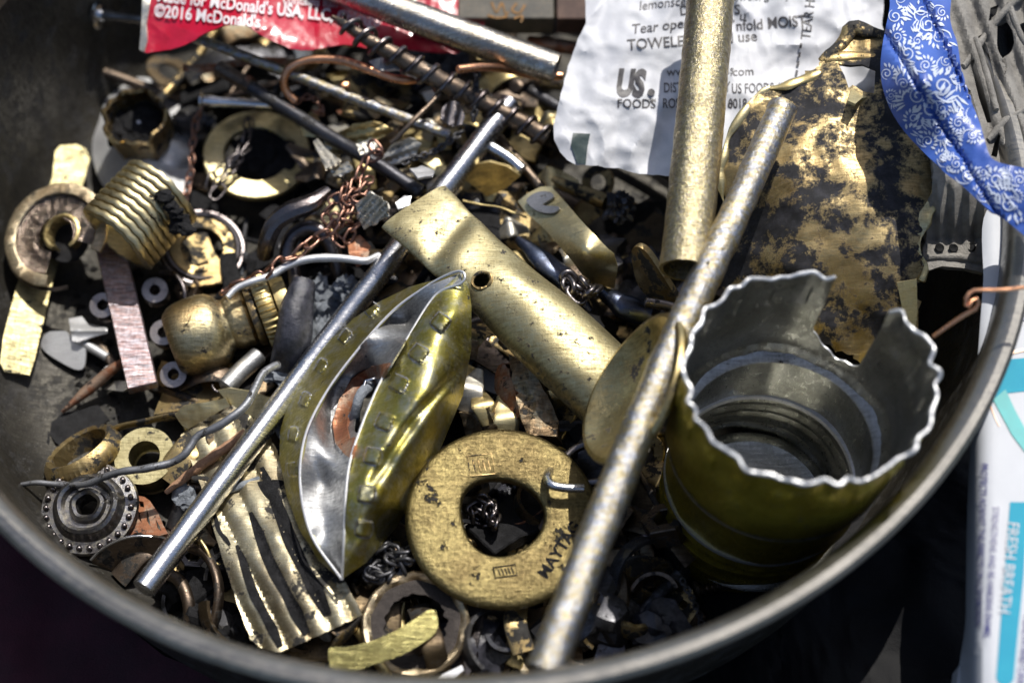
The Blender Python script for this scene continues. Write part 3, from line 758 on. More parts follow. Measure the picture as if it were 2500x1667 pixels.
def wash_text(s, cx, cy, ang, size, weight=.03, h=.126):
    bm = text_bm(s, weight); a = math.radians(ang); xs = [v.co.x for v in bm.verts]; w = max(xs)
    V = []
    for v in bm.verts:
        u, q = (v.co.x-w/2)*size, (v.co.y-.35)*size
        x, y = cx+u*math.cos(a)-q*math.sin(a), cy+u*math.sin(a)+q*math.cos(a); V.append(onwash(x, y, h+.004))
    F = [tuple(v.index for v in f.verts) for f in bm.faces]; bm.free(); return np.array(V), F
t.part('stamped_name', wash_text('MAYTAG', 1.02, -.62, 58, .30), M_char)
def stamp(cx, cy, ang, w, h, nb):
    a = math.radians(ang); L = []
    def P(u, v): return onwash(cx+u*math.cos(a)-v*math.sin(a), cy+u*math.sin(a)+v*math.cos(a), .121)
    L.append(sweep(np.array([P(-w, h), P(w, h), P(w, -h), P(-w, -h), P(-w, h)]), .012, seg=6, round_end=False))
    for k in range(nb):
        u = -w*.6+1.2*w*k/(nb-1); L.append(sweep(np.array([P(u, h*.55), P(u+.02, -h*.6)]), .012, seg=6))
    return join(*L)
t.part('square_stamp', stamp(-.40, .98, 8, .23, .20, 4), M_brassdirty)
t.part('square_stamp', stamp(.05, -1.05, 10, .20, .10, 5), M_char)
t.done()
t = Thing('steel_d_ring', 'grey steel wire ring hooked through the large brass washer', 'ring')
t.part('wire', sweep(pathw([(1342, 1150, 2.25), (1336, 1163, 2.45), (1345, 1182, 2.55), (1375, 1190, 2.55), (1424, 1192, 2.50)], 40), .082, seg=16), M_steel)
t.part('wire', sweep(pathw([(1432, 1180, 2.05), (1475, 1174, 2.15), (1530, 1165, 2.3), (1550, 1120, 2.3), (1510, 1085, 2.2), (1450, 1080, 2.1), (1405, 1095, 2.0), (1382, 1115, 1.95)], 60), .082, seg=16), M_gun)
t.done()

# big dished brass disc behind the rod, and the half disc above it
da = axis_s(153, 69)
one('dished_brass_disc', 'large upright dished brass disc wedged between the brass tube and the bronze rod', 'disc',
    lathe(W(1556, 952, 4.3), da, [(0, -.34), (.5, -.30), (.95, -.14), (1.22, .02), (1.30, .10), (1.36, .14), (1.44, .13), (1.47, .06), (1.45, -.02), (1.36, -.04), (1.15, -.16), (.6, -.40), (0, -.46)], 110, closed=False, fn=lambda r, h, a: (r*(1+.012*math.sin(3*a)), h+.03*math.sin(2*a+1)*r)), metal('disc_brass', (.62, .52, .28), (.36, .28, .13), .36, .32, 2.2, scr=.6))
sheet('brass_offcut', 'narrow leaf shaped brass offcut standing left of the thick pipe end', 'offcut', [(1542, 612), (1556, 602), (1580, 618), (1612, 665), (1655, 735), (1648, 742), (1590, 728), (1560, 700), (1545, 650)],
      [(1542, 612, 3.2), (1655, 735, 2.6), (1590, 728, 2.2), (1600, 660, 3.1)], M_brassdirty, .12, smooth=8, cell=12)
rod('steel_pin', 'short round headed steel pin beside the leaf shaped brass offcut', 'pin', [(1577, 738, 2.9), (1620, 745, 2.85), (1680, 760, 2.8)], .10, M_gun)

# ------------------------------------------------------------------ charred brass plate
zp = rbf([(1750, 430, 3.9), (1800, 300, 4.4), (1935, 205, 4.8), (2080, 70, 5.2), (2280, 330, 4.9), (2295, 420, 4.6), (2250, 560, 4.2), (2235, 690, 3.7), (1770, 560, 3.3), (1900, 790, 2.7), (2160, 880, 2.6),
          (1950, 400, 4.6), (2080, 560, 4.3), (1900, 620, 3.7)])
pl = [(1752, 430), (1757, 385), (1778, 335), (1800, 290), (1840, 240), (1880, 212), (1935, 202), (1995, 167), (2008, 142), (2045, 110), (2068, 75), (2085, 62), (2110, 72), (2165, 82), (2240, 150), (2290, 330), (2297, 420), (2284, 470), (2262, 520), (2250, 565), (2240, 600), (2258, 650), (2250, 680), (2236, 700), (2240, 790), (2160, 905), (2060, 860), (1900, 800), (1770, 720), (1745, 640), (1772, 500)]
t = Thing('charred_brass_plate', 'large charred brass plate with curled edges and a torn hole, behind the yellow can', 'plate')
t.part('plate', plate(pl, addf(zp, wrinkle(.10, .8, False, 3), wrinkle(.025, 2.5, True, 5)), .07, 10, smooth=10, jag=16, seed=2,
       holes=[[(2046, 156), (2075, 160), (2105, 158), (2137, 172), (2134, 228), (2108, 224), (2082, 208), (2072, 215), (2062, 185)]]), M_brasschar)
def edge(pts, r, m, dz=.02): return sweep(pathw([(x+5*math.sin(x*.3+y*.2), y+4*math.sin(y*.25), float(zp(np.array([x]), np.array([y]))[0])+dz) for x, y in pts]), [q*1.15 for q in r], [q*.6 for q in r], seg=14, jit=.09, jf=2.6), m
for pts, r, m in (([(1775, 505), (1757, 455), (1753, 420), (1762, 380), (1782, 330), (1808, 285), (1850, 235), (1885, 212)], [.04, .06, .05, .06, .05], M_brassclean),
                  ([(1885, 214), (1935, 204), (1975, 186), (2003, 175)], [.05, .08, .10, .06], M_brass),
                  ([(2008, 150), (2040, 118), (2062, 88), (2085, 66), (2110, 76), (2165, 88)], [.06, .10, .13, .12, .08], M_brassdirty),
                  ([(2015, 150), (2062, 142), (2110, 140), (2180, 150)], [.08, .10, .12, .10], M_brassdirty),
                  ([(2296, 415), (2284, 475), (2262, 525), (2251, 570), (2244, 610), (2256, 650), (2248, 682)], [.05, .10, .13, .12, .06, .07, .04], M_brassclean)):
    a = edge(pts, r, m); t.part('curled_edge', a[0], a[1], parent=0)
t.part('torn_tab', plate([(2080, 208), (2092, 212), (2104, 228), (2128, 236), (2104, 240), (2088, 254), (2070, 246)], [(2080, 208, 4.95), (2088, 254, 5.25), (2128, 236, 5.0)], .05, 8), M_brassclean)
t.part('torn_strip', plate([(2190, 690), (2238, 682), (2240, 760), (2236, 800), (2212, 800)], [(2190, 690, 4.0), (2238, 682, 4.1), (2236, 800, 3.4)], .05, 10), M_brassclean)
t.done()

# ------------------------------------------------------------------ white paper sachet
zw = addf(rbf([(1352, 340, 3.3), (1500, 405, 3.2), (1430, 0, 4.1), (1760, 420, 3.5), (1900, 200, 3.9), (2150, 0, 4.5), (1600, 200, 3.85), (1750, 40, 4.3)]), wrinkle(.26, .40, True, 5), wrinkle(.09, .95, True, 2), wrinkle(.012, 3.5, True, 3))
t = Thing('white_sachet', 'crumpled white paper towelette sachet with black print and a dark green block', 'sachet')
t.part('paper', plate([(1428, -60), (1430, 55), (1412, 95), (1398, 130), (1378, 195), (1362, 262), (1352, 305), (1353, 342), (1368, 372), (1385, 392), (1408, 402), (1460, 406), (1510, 412), (1560, 424), (1625, 430), (1700, 432), (1830, 380), (1990, 330), (2150, 300), (2165, 100), (2155, 60), (2160, -60)], zw, .02, 8, jag=3), [M_paper, M_paperback])
for s, x, y, a, sz, xs, wt, sh in (
        ('lemonscented towelette', 1560, 26, 7, 32, .95, .004, .2), ('Directions', 1660, 38, 4, 34, .9, .01, 0), ('S', 1792, 36, 0, 34, 1, .015, 0), ('towels, gently', 1780, 4, 3, 30, .9, .01, .2),
        ('Tear open packet, u', 1541, 84, 7, 34, 1.02, .010, .2), ('nfold', 1797, 76, 4, 36, .92, .018, 0), ('MOIST', 1874, 70, 4, 38, .86, .02, 0),
        ('TOWELETTE and use', 1532, 122, 4, 36, .98, .014, 0), ('www.usfoods', 1628, 186, 2, 30, 1.0, .006, 0), ('.com', 1782, 186, 2, 30, 1.0, .006, 0),
        ('DISTRIBUTED BY', 1620, 226, 1, 34, .64, .012, 0), ('US FOODS, INC.', 1786, 228, 1, 34, .64, .012, 0), ('ROSEMONT, IL 6', 1617, 264, 0, 34, .68, .012, 0), ('0018-7115', 1778, 265, 1, 34, .68, .012, 0),
        ('US', 1502, 232, -2, 88, .66, .06, .18), ('FOODS', 1506, 263, -1, 31, .92, .018, 0), ('TM', 1584, 250, 0, 13, 1, .01, 0), ('TEAR HERE', 1978, 98, 83, 34, .86, .010, 0)):
    t.part('printed_text', text(s, x, y, a, sz, zw, xs, wt, .010, sh, 8), M_ink, parent=0)
t.part('printed_dot', patch([(1590+9*math.cos(a), 226+9*math.sin(a)) for a in np.linspace(0, 6, 14)], zw, .035), M_ink, parent=0)
for k in range(6):
    y = 106+k*22; x = 1955-k*3.4; t.part('printed_dash', patch([(x-2, y), (x+4, y), (x+2, y+13), (x-4, y+13)], zw, .035, 8), M_ink, parent=0)
t.part('printed_block', patch([(1399, 325), (1441, 327), (1434, 360), (1430, 402), (1409, 399), (1394, 355)], zw, .03, 8), M_green, parent=0)
t.done()

# ------------------------------------------------------------------ red sachet
zr_ = addf(rbf([(340, 127, 3.3), (350, -20, 3.8), (590, 60, 3.9), (760, 120, 3.5), (900, 60, 3.2), (1180, 40, 3.0), (700, -20, 3.7)]), wrinkle(.10, .8, False, 9), wrinkle(.03, 2.5, True, 4))
t = Thing('red_sachet', 'crumpled red sauce sachet with white lettering at the top left', 'sachet')
t.part('film', plate([(357, -60), (352, 0), (349, 60), (342, 118), (345, 128), (372, 127), (420, 121), (465, 104), (500, 82), (545, 64), (580, 60), (605, 64), (640, 88), (690, 112), (738, 123), (790, 117), (840, 108), (900, 118), (980, 120), (1100, 130), (1130, 120), (1184, 55), (1183, 0), (1180, -60)], zr_, .025, 10, jag=3, smooth=12), [M_red, M_paperback])
t.part('sealed_edge', plate([(350, -60), (368, -60), (366, 10), (358, 60), (360, 100), (352, 127), (340, 122), (345, 60)], lambda x, y: zr_(x, y)+.03, .02, 10), M_foil)
t.part('printed_text', text("Made for McDonald's USA, LLC, Chicago", 382, 3, -6.5, 42, zr_, .78, .022, .06), M_white, parent=0)
t.part('printed_text', text("\u00a92016 McDonald's", 376, 40, -6, 42, zr_, .80, .022, .06), M_white, parent=0)
t.part('printed_text', text("contains fish", 690, 8, -5, 30, zr_, .9, .008, .06), M_white, parent=0)
for k, s in enumerate(('TEAR', 'HERE')):
    t.part('printed_text', text(s, 1160-k*0+k*14, 8+k*2, -88, 16, zr_, 1.0, .03, .06), M_white, parent=0)
for q in (((1122, 30), (1146, 2), (1152, 6), (1128, 34)), ((1143, 3), (1160, -14), (1165, -9), (1149, 8))):
    t.part('printed_dash', patch(list(q), zr_, .06, 8), M_white, parent=0)
t.done()

# ------------------------------------------------------------------ blue patterned paper
zb = addf(rbf([(2165, 0, 6.2), (2310, 0, 6.3), (2150, 180, 6.1), (2350, 190, 6.3), (2240, 330, 5.7), (2400, 370, 6.2), (2300, 430, 5.8), (2500, 560, 5.7), (2520, 420, 6.2), (2260, 200, 6.8)]),
          lambda x, y: -.22*np.exp(-(((x-2222)-(y*.46)+10-40)/9.0)**2)*np.clip((330-y)/120, 0, 1)-.12*np.exp(-(((x-2200)-(y*.62)+90)/8.0)**2), wrinkle(.05, 1.2, True, 8))
ob_ = [(2182, -60), (2172, 20), (2158, 90), (2150, 150), (2152, 200), (2166, 250), (2186, 290), (2215, 330), (2255, 372), (2290, 405), (2310, 425), (2345, 450), (2400, 500), (2450, 535), (2560, 600), (2560, 425), (2500, 410), (2450, 400), (2420, 385), (2406, 350), (2392, 300), (2368, 240), (2350, 190), (2338, 110), (2320, 50), (2312, -60)]
t = Thing('blue_patterned_paper', 'twisted glossy blue paper strip with white floral scrolls over the grey moulded tray', 'paper strip')
t.part('paper', plate(ob_, zb, .03, 10, smooth=12), [M_blue, M_bluewhite])
def inpoly(x, y, P):
    c = False; j = len(P)-1
    for i in range(len(P)):
        if (P[i][1] > y) != (P[j][1] > y) and x < (P[j][0]-P[i][0])*(y-P[i][1])/(P[j][1]-P[i][1])+P[i][0]: c = not c
        j = i
    return c
def scroll(cx, cy, s, rot, flip=1):
    out = []; ca, sa = math.cos(math.radians(rot)), math.sin(math.radians(rot))
    def X(p): u, v = p[0]*s*flip, p[1]*s; return (cx+u*ca-v*sa, cy+u*sa+v*ca)
    sp = [(math.cos(a)*(.10+.05*a), math.sin(a)*(.10+.05*a)) for a in np.linspace(0, 9.0, 26)]
    out.append(stroke2d([X(p) for p in sp], [.10*s, .10*s, .07*s, .05*s]))
    e = sp[-1]
    out.append(stroke2d([X((e[0], e[1])), X((e[0]+.10, .55)), X((e[0]+.5, .95)), X((e[0]+1.0, 1.0))], [.06*s, .10*s, .13*s, .05*s]))
    for k in range(7):                    # leaf lobes along an arc
        a = math.radians(200+k*26); b = (math.cos(a)*.62, math.sin(a)*.62); tp = (math.cos(a+.25)*1.02, math.sin(a+.25)*1.02)
        out.append(stroke2d([X(b), X(((b[0]+tp[0])/2, (b[1]+tp[1])/2)), X(tp)], [.05*s, .24*s, .04*s], 10))
    for k in range(4):
        a = math.radians(30+k*22); out.append(stroke2d([X((math.cos(a)*.5+.3, math.sin(a)*.35+.55)), X((math.cos(a)*.8+.35, math.sin(a)*.7+.7)), X((math.cos(a)*1.0+.4, math.sin(a)*.95+.75))], [.04*s, .18*s, .03*s], 9))
    return out
SH = []
for a in ((2215, 130, 34, 20, 1), (2265, 60, 40, 150, 1), (2290, 90, 30, 250, -1), (2185, 40, 30, 90, 1), (2300, 210, 44, -20, 1), (2165, 180, 26, 60, -1), (2240, 235, 36, 100, 1), (2270, 265, 44, 200, -1),
          (2335, 180, 26, 10, 1), (2225, 330, 30, 30, 1), (2325, 345, 26, 40, 1), (2375, 330, 22, 120, 1), (2365, 430, 30, 60, -1), (2430, 440, 34, 10, 1), (2465, 500, 40, 190, 1), (2395, 470, 22, 0, 1), (2490, 440, 26, 70, -1), (2500, 560, 30, 20, 1), (2375, 270, 20, 60, 1),
          (2190, 90, 24, 10, 1), (2240, 100, 22, 200, 1), (2205, 205, 26, 140, -1), (2310, 150, 24, 80, 1), (2300, 265, 24, 140, 1), (2230, 290, 26, -40, 1), (2265, 345, 26, 80, -1), (2290, 320, 24, 0, 1), (2340, 300, 24, 200, 1), (2300, 385, 22, 10, 1), (2335, 400, 24, 150, 1), (2400, 420, 22, 100, 1), (2425, 490, 22, 0, -1), (2460, 445, 22, 200, 1), (2250, 25, 26, 40, 1), (2200, -5, 24, 0, 1), (2300, 30, 22, 140, 1), (2480, 480, 20, 40, 1), (2260, 160, 26, 60, -1), (2175, 235, 18, 20, 1)):
    g = [patch(o, zb, .012, 12) for o in scroll(*a) if all(inpoly(x, y, ob_) for x, y in o)]
    if g: SH.append(join(*g))
for o in SH: t.part('floral_motif', o, M_bluewhite, parent=0)
t.done()

# ------------------------------------------------------------------ grey moulded tray (top right)
def tray(x, y):
    z = 4.6+.0*x
    z = z+(560-y)*.0016-(x-2350)*.001
    for k in range(5):
        d = (x-(2215+k*58))*.90+(y-300)*-.30*(1 if k > 1 else .8)
    u = (x-2330)-(y-150)*.34
    rib = np.cos(u/58*2*np.pi)/1.6
    z = z+.09*np.clip(rib*1.6, -1, 1)*np.clip((430-y)/60, 0, 1)*np.clip((x-2310+(y-180)*-.1)/60, 0, 1)
    z = z-.9*np.clip((y-430)/150, 0, 1)**1.5
    u2 = (x-2330)-(y-560)*(x-2330)/-900
    z = z+.05*np.cos(u2/34*2*np.pi)*np.clip((y-430)/30, 0, 1)*np.clip((620-y)/30, 0, 1)
    return z
t = Thing('moulded_tray', 'broken grey moulded pulp tray with slots and ribs under the blue paper', 'tray')
t.part('tray', plate([(2300, -60), (2290, 60), (2260, 300), (2280, 420), (2270, 520), (2258, 590), (2250, 640), (2255, 665), (2300, 650), (2360, 655), (2420, 672), (2460, 680), (2500, 665), (2550, 650), (2550, -60)], addf(tray, wrinkle(.02, 2.4, False, 4)), .12, 6, jag=5,
       holes=[[(2418, 20), (2438, 12), (2430, 45), (2414, 52)], [(2435, 60), (2455, 50), (2472, 75), (2476, 105), (2470, 125), (2455, 142), (2460, 165), (2453, 184), (2440, 150), (2434, 110)],
              [(2388, 90), (2397, 84), (2412, 120), (2428, 190), (2440, 250), (2432, 262), (2414, 200), (2398, 140)], [(2368, 150), (2378, 145), (2396, 200), (2412, 262), (2420, 300), (2410, 300), (2390, 240)],
              [(2362, 215), (2370, 222), (2388, 280), (2402, 340), (2394, 345), (2376, 290)], [(2490, 60), (2500, 55), (2520, 100), (2535, 150), (2524, 150), (2505, 110)], [(2420, 380), (2432, 330), (2442, 330), (2434, 385)]]), M_grey)
t.part('slot_shade_sheet', plate([(2330, -40), (2330, 400), (2540, 400), (2540, -40)], lambda x, y: tray(x, y)-.75, .05, 20), M_char)  # added black sheet, its colour paints the shade seen through the slots
for p in (((2505, -20), (2460, 20), (2400, 95), (2350, 165)), ((2462, 10), (2478, 60), (2500, 105), (2540, 150)), ((2380, 95), (2410, 190), (2432, 270)), ((2500, 270), (2450, 300), (2412, 345)), ((2482, 560), (2465, 600), (2460, 620)), ((2250, 632), (2330, 628), (2420, 640), (2530, 622))):
    t.part('rib', sweep(pathw([(x, y, float(tray(np.array([float(x)]), np.array([float(y)]))[0])+.0) for x, y in p]), [.06, .07, .07, .06], .09, seg=14, jit=.025, jf=5), M_grey)
for x, y in ((2294, 605), (2328, 606), (2371, 604), (2404, 601)):
    t.part('dimple', lathe(W(x, y, float(tray(np.array([float(x)]), np.array([float(y)]))[0])+.03), (0, -.3, 1), [(0, .0), (.05, .0), (.08, .02), (.09, .0), (0, -.03)], 16, closed=False), M_char)
t.done()

# ------------------------------------------------------------------ white printed tube (right)
def zt(x, y): 
    u = (2600-x)/246.0; return 4.2-1.6*np.clip(u, 0, 1)**16+(y-1000)*-.0006
t = Thing('white_printed_tube', 'white plastic toothpaste tube with teal print outside the bowl on the right', 'tube')
t.part('tube_body', plate([(2420, 500), (2400, 700), (2385, 900), (2370, 1080), (2364, 1180), (2360, 1300), (2358, 1500), (2356, 1760), (2640, 1760), (2640, 500)], zt, .5, 14, smooth=30), M_tubew)
t.part('teal_swoosh', patch([(2450, 878), (2520, 872), (2640, 885), (2640, 1000), (2560, 960), (2500, 955), (2455, 960), (2420, 985), (2435, 925)], zt, .01), M_teal)
t.part('mint_swoosh', patch([(2425, 975), (2455, 950), (2478, 1000), (2505, 1050), (2560, 1100), (2640, 1150), (2640, 1250), (2560, 1160), (2500, 1100), (2470, 1060)], zt, .018), M_mint)
t.part('orange_line', patch(stroke2d([(2445, 872), (2480, 858), (2530, 850), (2600, 848)], 7), zt, .02), M_orange)
t.part('orange_line', patch(stroke2d([(2414, 975), (2424, 1005), (2440, 1040)], 2), zt, .02), M_orange)
t.part('blue_panel', patch([(2475, 500), (2640, 500), (2640, 690), (2480, 690)], zt, .012), M_mint)
t.part('printed_text', text('120g', 2478, 690, -86, 70, zt, .7, .04, .02), M_navy, parent=0)
t.part('printed_text', text('90%', 2512, 690, -86, 60, zt, .7, .03, .02), M_navy, parent=0)
pill = [(2466, 1225)]+[(2488+22*math.cos(a), 1225+25*math.sin(a)) for a in np.linspace(math.pi, 2*math.pi, 14)]+[(2500, 1400), (2484, 1560), (2476, 1648)]+[(2454+22*math.cos(a), 1650+22*math.sin(a)) for a in np.linspace(0, math.pi, 12)]+[(2434, 1630), (2450, 1430)]
t.part('teal_pill', patch(pill, zt, .015), M_teal)
t.part('printed_text', text('FRESH BREATH', 2462, 1272, -96, 40, zt, .84, .004, .03), M_tubew, parent=0)
t.part('printed_text', text('PROTECTS AGAINST THE EFFECTS OF ACID EROSION', 2396, 1130, -92.5, 23, zt, .72, .006, .02), M_navy, parent=0)
t.part('printed_text', text('STRENGTHENS AND RE-HARDENS ENAMEL', 2424, 1235, -94, 23, zt, .72, .006, .02), M_navy, parent=0)
t.part('printed_text', text('HEALTH AND CAVITY PROTECTION', 2500, 1500, -96, 27, zt, .72, .014, .02), M_navy, parent=0)
t.done()

# dark things outside the bowl
one('black_plastic_bag', 'crumpled black plastic bag under and beside the bowl at lower right', 'bag',
    plate([(1250, 1560), (1700, 1450), (2050, 1250), (2300, 950), (2460, 900), (2420, 1300), (2500, 1800), (1200, 1900)], addf(rbf([(1300, 1600, -.2), (2300, 1000, .6), (2000, 1700, .5), (2400, 1500, .4), (1500, 1800, 0)]), wrinkle(.3, .4, False, 12), wrinkle(.08, 1.6, True, 13)), .06, 24), M_bag)
one('maroon_cloth', 'dark maroon cloth lying beside the bowl at lower left', 'cloth',
    plate([(-400, 1150), (-50, 1200), (150, 1400), (400, 1600), (650, 1700), (700, 1950), (-500, 1950)], addf(rbf([(0, 1500, .0), (400, 1700, .2), (-300, 1300, .1), (-100, 1800, .3)]), wrinkle(.25, .35, False, 21)), .12, 30), M_maroon)

# ================================================================== LEFT SIDE
sheet('pale_brass_strip', 'pale brass strip with a cut mark lying on the floor under the round foil cap', 'strip', [(128, 432), (135, 370), (146, 356), (188, 353), (210, 364), (219, 386), (205, 440), (125, 700), (112, 760), (84, 880), (72, 915), (12, 907), (0, 886), (8, 820), (40, 700)],
      [(170, 360, .8), (210, 380, .75), (40, 900, .6), (5, 880, .75), (112, 760, .5), (80, 910, .5)], M_strip, .05, cell=12)
rod('cut_mark_burr', 'dark burr on the lower end of the pale brass strip', 'burr', [(18, 866, .42), (62, 860, .42)], .025, M_char, .012)
def torn(r, h, a): q = mnoise.noise(Vector((a*6, r*3, 0))); return r+.018*q, h+.012*mnoise.noise(Vector((a*8, r*5, 4)))
FA = axis_s(125, 22); FC = W(136, 572, 1.45)
t = Thing('round_foil_cap', 'round torn cap with a pale rim and glossy brown recess, at the left edge', 'cap')
t.part('outer_ring', lathe(FC, FA, [(.90, -.03), (.905, .02), (.925, .035), (1.12, .035), (1.145, .02), (1.15, -.02), (1.13, -.07), (1.06, -.07), (1.07, -.03), (.9, -.05)], 110, -28, 262, fn=torn), M_ringbr)
t.part('recess', lathe(FC, FA, [(.38, -.02), (.46, -.045), (.54, -.03), (.62, -.055), (.78, -.055), (.88, -.035), (.91, -.0), (.91, -.06), (.62, -.10), (.38, -.06)], 110, -22, 255, fn=lambda r, h, a: (r, h+.022*mnoise.noise(Vector((r*9*math.cos(a), r*9*math.sin(a), 1))))), M_capfoil)
t.part('collar', lathe(FC+np.array([.12, .05, 0]), FA, [(.31, -.28), (.32, .0), (.36, .05), (.41, .03), (.41, -.05), (.37, -.08), (.36, -.28)], 70, -60, 240, fn=torn), M_brass)
t.part('back_rim', lathe(FC, FA, [(1.08, -.22), (1.17, -.18), (1.20, -.12), (1.17, -.24), (1.08, -.26)], 110, 90, 280), M_gun)
t.done()
sheet('hole_shade_disc', 'added black disc standing in for the shade in the hole of the round foil cap', 'disc', [(110+60*math.cos(a)+50, 570+70*math.sin(a)) for a in np.linspace(0, 6.1, 26)], [(100, 570, 1.0)], M_char, .04, cell=25)  # added disc, its black colour stands for the dark inside the hole

# threaded sleeve
P0, P1 = W(402, 462, 2.1), W(282, 588, 1.9); L_ = float(np.linalg.norm(P1-P0)); pr = []
for k in range(9):
    h = L_*k/9; d = L_/9
    pr += [(.81, h+.0*d), (.885, h+.07*d), (.90, h+.22*d), (.90, h+.68*d), (.885, h+.83*d), (.81, h+.90*d)]
prof = pr+[(.80, L_), (.70, L_), (.70, 0)]
t = Thing('threaded_brass_sleeve', 'ribbed brass sleeve with coarse thread and a burnt black edge', 'sleeve')
t.part('thread', lathe(P0, P1-P0, prof, 100, fn=lambda r, h, a: (r+.012*math.sin(a*7+h*3), h+.025*math.sin(a*3)+.01*math.sin(a*19))), metal('thread_brass', (.80, .70, .42), (.60, .50, .28), .40, .18, 1.8, scr=.5))
bp_ = [tuple(W(x, y, z)) for x, y, z in ((418, 505, 2.75), (455, 560, 2.5), (440, 545, 2.45), (430, 520, 2.7), (400, 480, 2.85))]
t.part('burnt_crust', join(*[lump(bp_[k], .13+.03*(k % 3), .3, 1.2, 3, (1.2, 1, .8), k+40) for k in range(5)]), M_char)
t.done()

# charred cup
CA = axis_s(95, 22); cc = W(327, 285, 2.0)
def cupfn(r, h, a): return r+.025*math.sin(a*5+1)+.02*math.sin(a*11), h+(.05*math.sin(a*7)+.03*math.sin(a*13) if h > -.1 else 0)
t = Thing('charred_cup', 'small round cup with a ragged brass rim and burnt black inside', 'cup')
t.part('cup_wall', lathe(cc, CA, [(.60, -.02), (.64, .02), (.69, .0), (.70, -.12), (.66, -.6), (.62, -.95), (.0, -.95), (0, -.85), (.52, -.82), (.60, -.4)], 90, closed=True, fn=cupfn), metal('cup_brass', (.62, .48, .24), (.30, .18, .08), .36, .42, 2.2, scr=.6))
t.part('char_filling', lump(cc-np.array(CA)*.50, .58, .30, 2.0, 4, (1, 1, .42), 5), M_char)
t.part('pale_chip', lump(cc-np.array(CA)*.26+RIGHT*.02, .07, .4, 1, 1, (1.3, .8, .5), 3, True), M_tubew)
t.done()
sheet('white_shell', 'dented white aluminium shell half under the charred cup and ribbed sleeve', 'shell', [(240, 300), (226, 345), (228, 395), (246, 445), (275, 480), (330, 560), (400, 540), (437, 508), (455, 470), (472, 420), (468, 330), (445, 250), (405, 205), (335, 190), (270, 225)],
      addf(rbf([(226, 380, .55), (300, 480, .8), (420, 520, .8), (470, 400, .6), (400, 210, .5), (270, 230, .5), (345, 380, 1.15)]), lambda x, y: -.10*np.exp(-((np.hypot(x-440, y-360)-55)/14.0)**2), wrinkle(.03, 1.5, True, 4)), M_alum, .05, smooth=12, cell=12)
def nail(nm, lab, hx, hy, hz, ex, ey, ez, hr, r):
    a, b = W(hx, hy, hz), W(ex, ey, ez); d = b-a; L = float(np.linalg.norm(d))
    t = Thing(nm, lab, 'nail')
    t.part('head', lathe(a, d, [(0, 0), (hr*.86, .0), (hr, .025), (hr, .06), (hr*.84, .09), (r*1.3, .10), (0, .10)], 40, closed=False), M_chrome)
    t.part('shank', lathe(a, d, [(r*1.25, .09), (r*1.3, .3), (r*1.02, .45), (r, L*.6), (r, L), (0, L)], 28, closed=False), M_chrome); t.done()
nail('chrome_nail', 'shiny chrome nail with a broad round head poking out from behind the red sachet', 238, 36, 2.3, 380, 52, 2.5, .33, .10)
nail('chrome_nail', 'shiny chrome nail with a smaller head above the big flat brass ring', 487, 246, 1.9, 690, 258, 1.8, .22, .10)
lathe_ = lathe
def washer(nm, lab, px, py, z, ro, ri, h, mat, ax=None, cat='ring', group=None, fn=None, n=90, b=.025):
    return one(nm, lab, cat, lathe(W(px, py, z), ax if ax is not None else axis_s(90, 32), ringprof(ri, ro, h, b), n, fn=fn), mat, group)
washer('flat_brass_ring', 'large flat clean brass ring left of centre with black soot in its middle', 628, 385, .9, 1.16, .70, .16, M_brassclean, axis_s(80, 30))
one('soot_clump', 'dull black soot clump filling the large flat brass ring', 'soot', lump(W(640, 375, .85), .66, .35, 2.2, 4, (1, 1, .35), 8), M_char)
t = Thing('flanged_brass_washer', 'dull brass washer with a raised grey rim and crescent opening, beside the threaded sleeve', 'washer')
fa = axis_s(60, 28); fc = W(493, 605, .75)
t.part('rim', lathe(fc, fa, [(.70, 0), (.72, .10), (.78, .12), (.84, .05), (.88, .05), (.93, .0), (.90, -.08), (.7, -.08)], 90), M_gun)
t.part('inner_ring', lathe(fc, fa, [(.44, -.02), (.46, .05), (.68, .07), (.70, .03), (.7, -.04), (.44, -.06)], 90), M_brassdirty)
t.done()
sheet('half_moon_plate', 'dull brass half moon plate under the flanged washer opening', 'plate', [(400, 600), (430, 560), (475, 548), (505, 570), (520, 610), (545, 650), (540, 690), (470, 700), (410, 680)], [(400, 600, .78), (545, 650, .7), (470, 700, .72)], M_brassdirty, .08)
rod('notch_pin', 'small dark pin on the dull brass half moon plate', 'pin', [(478, 648, .9), (508, 640, .9)], .03, M_char)
rod('dark_loop', 'dark flat metal loop beside the small tube end', 'loop', [(395, 670, .8), (425, 672, .9), (448, 700, .9), (452, 735, .8), (440, 765, .6)], .07, M_gun, .12)

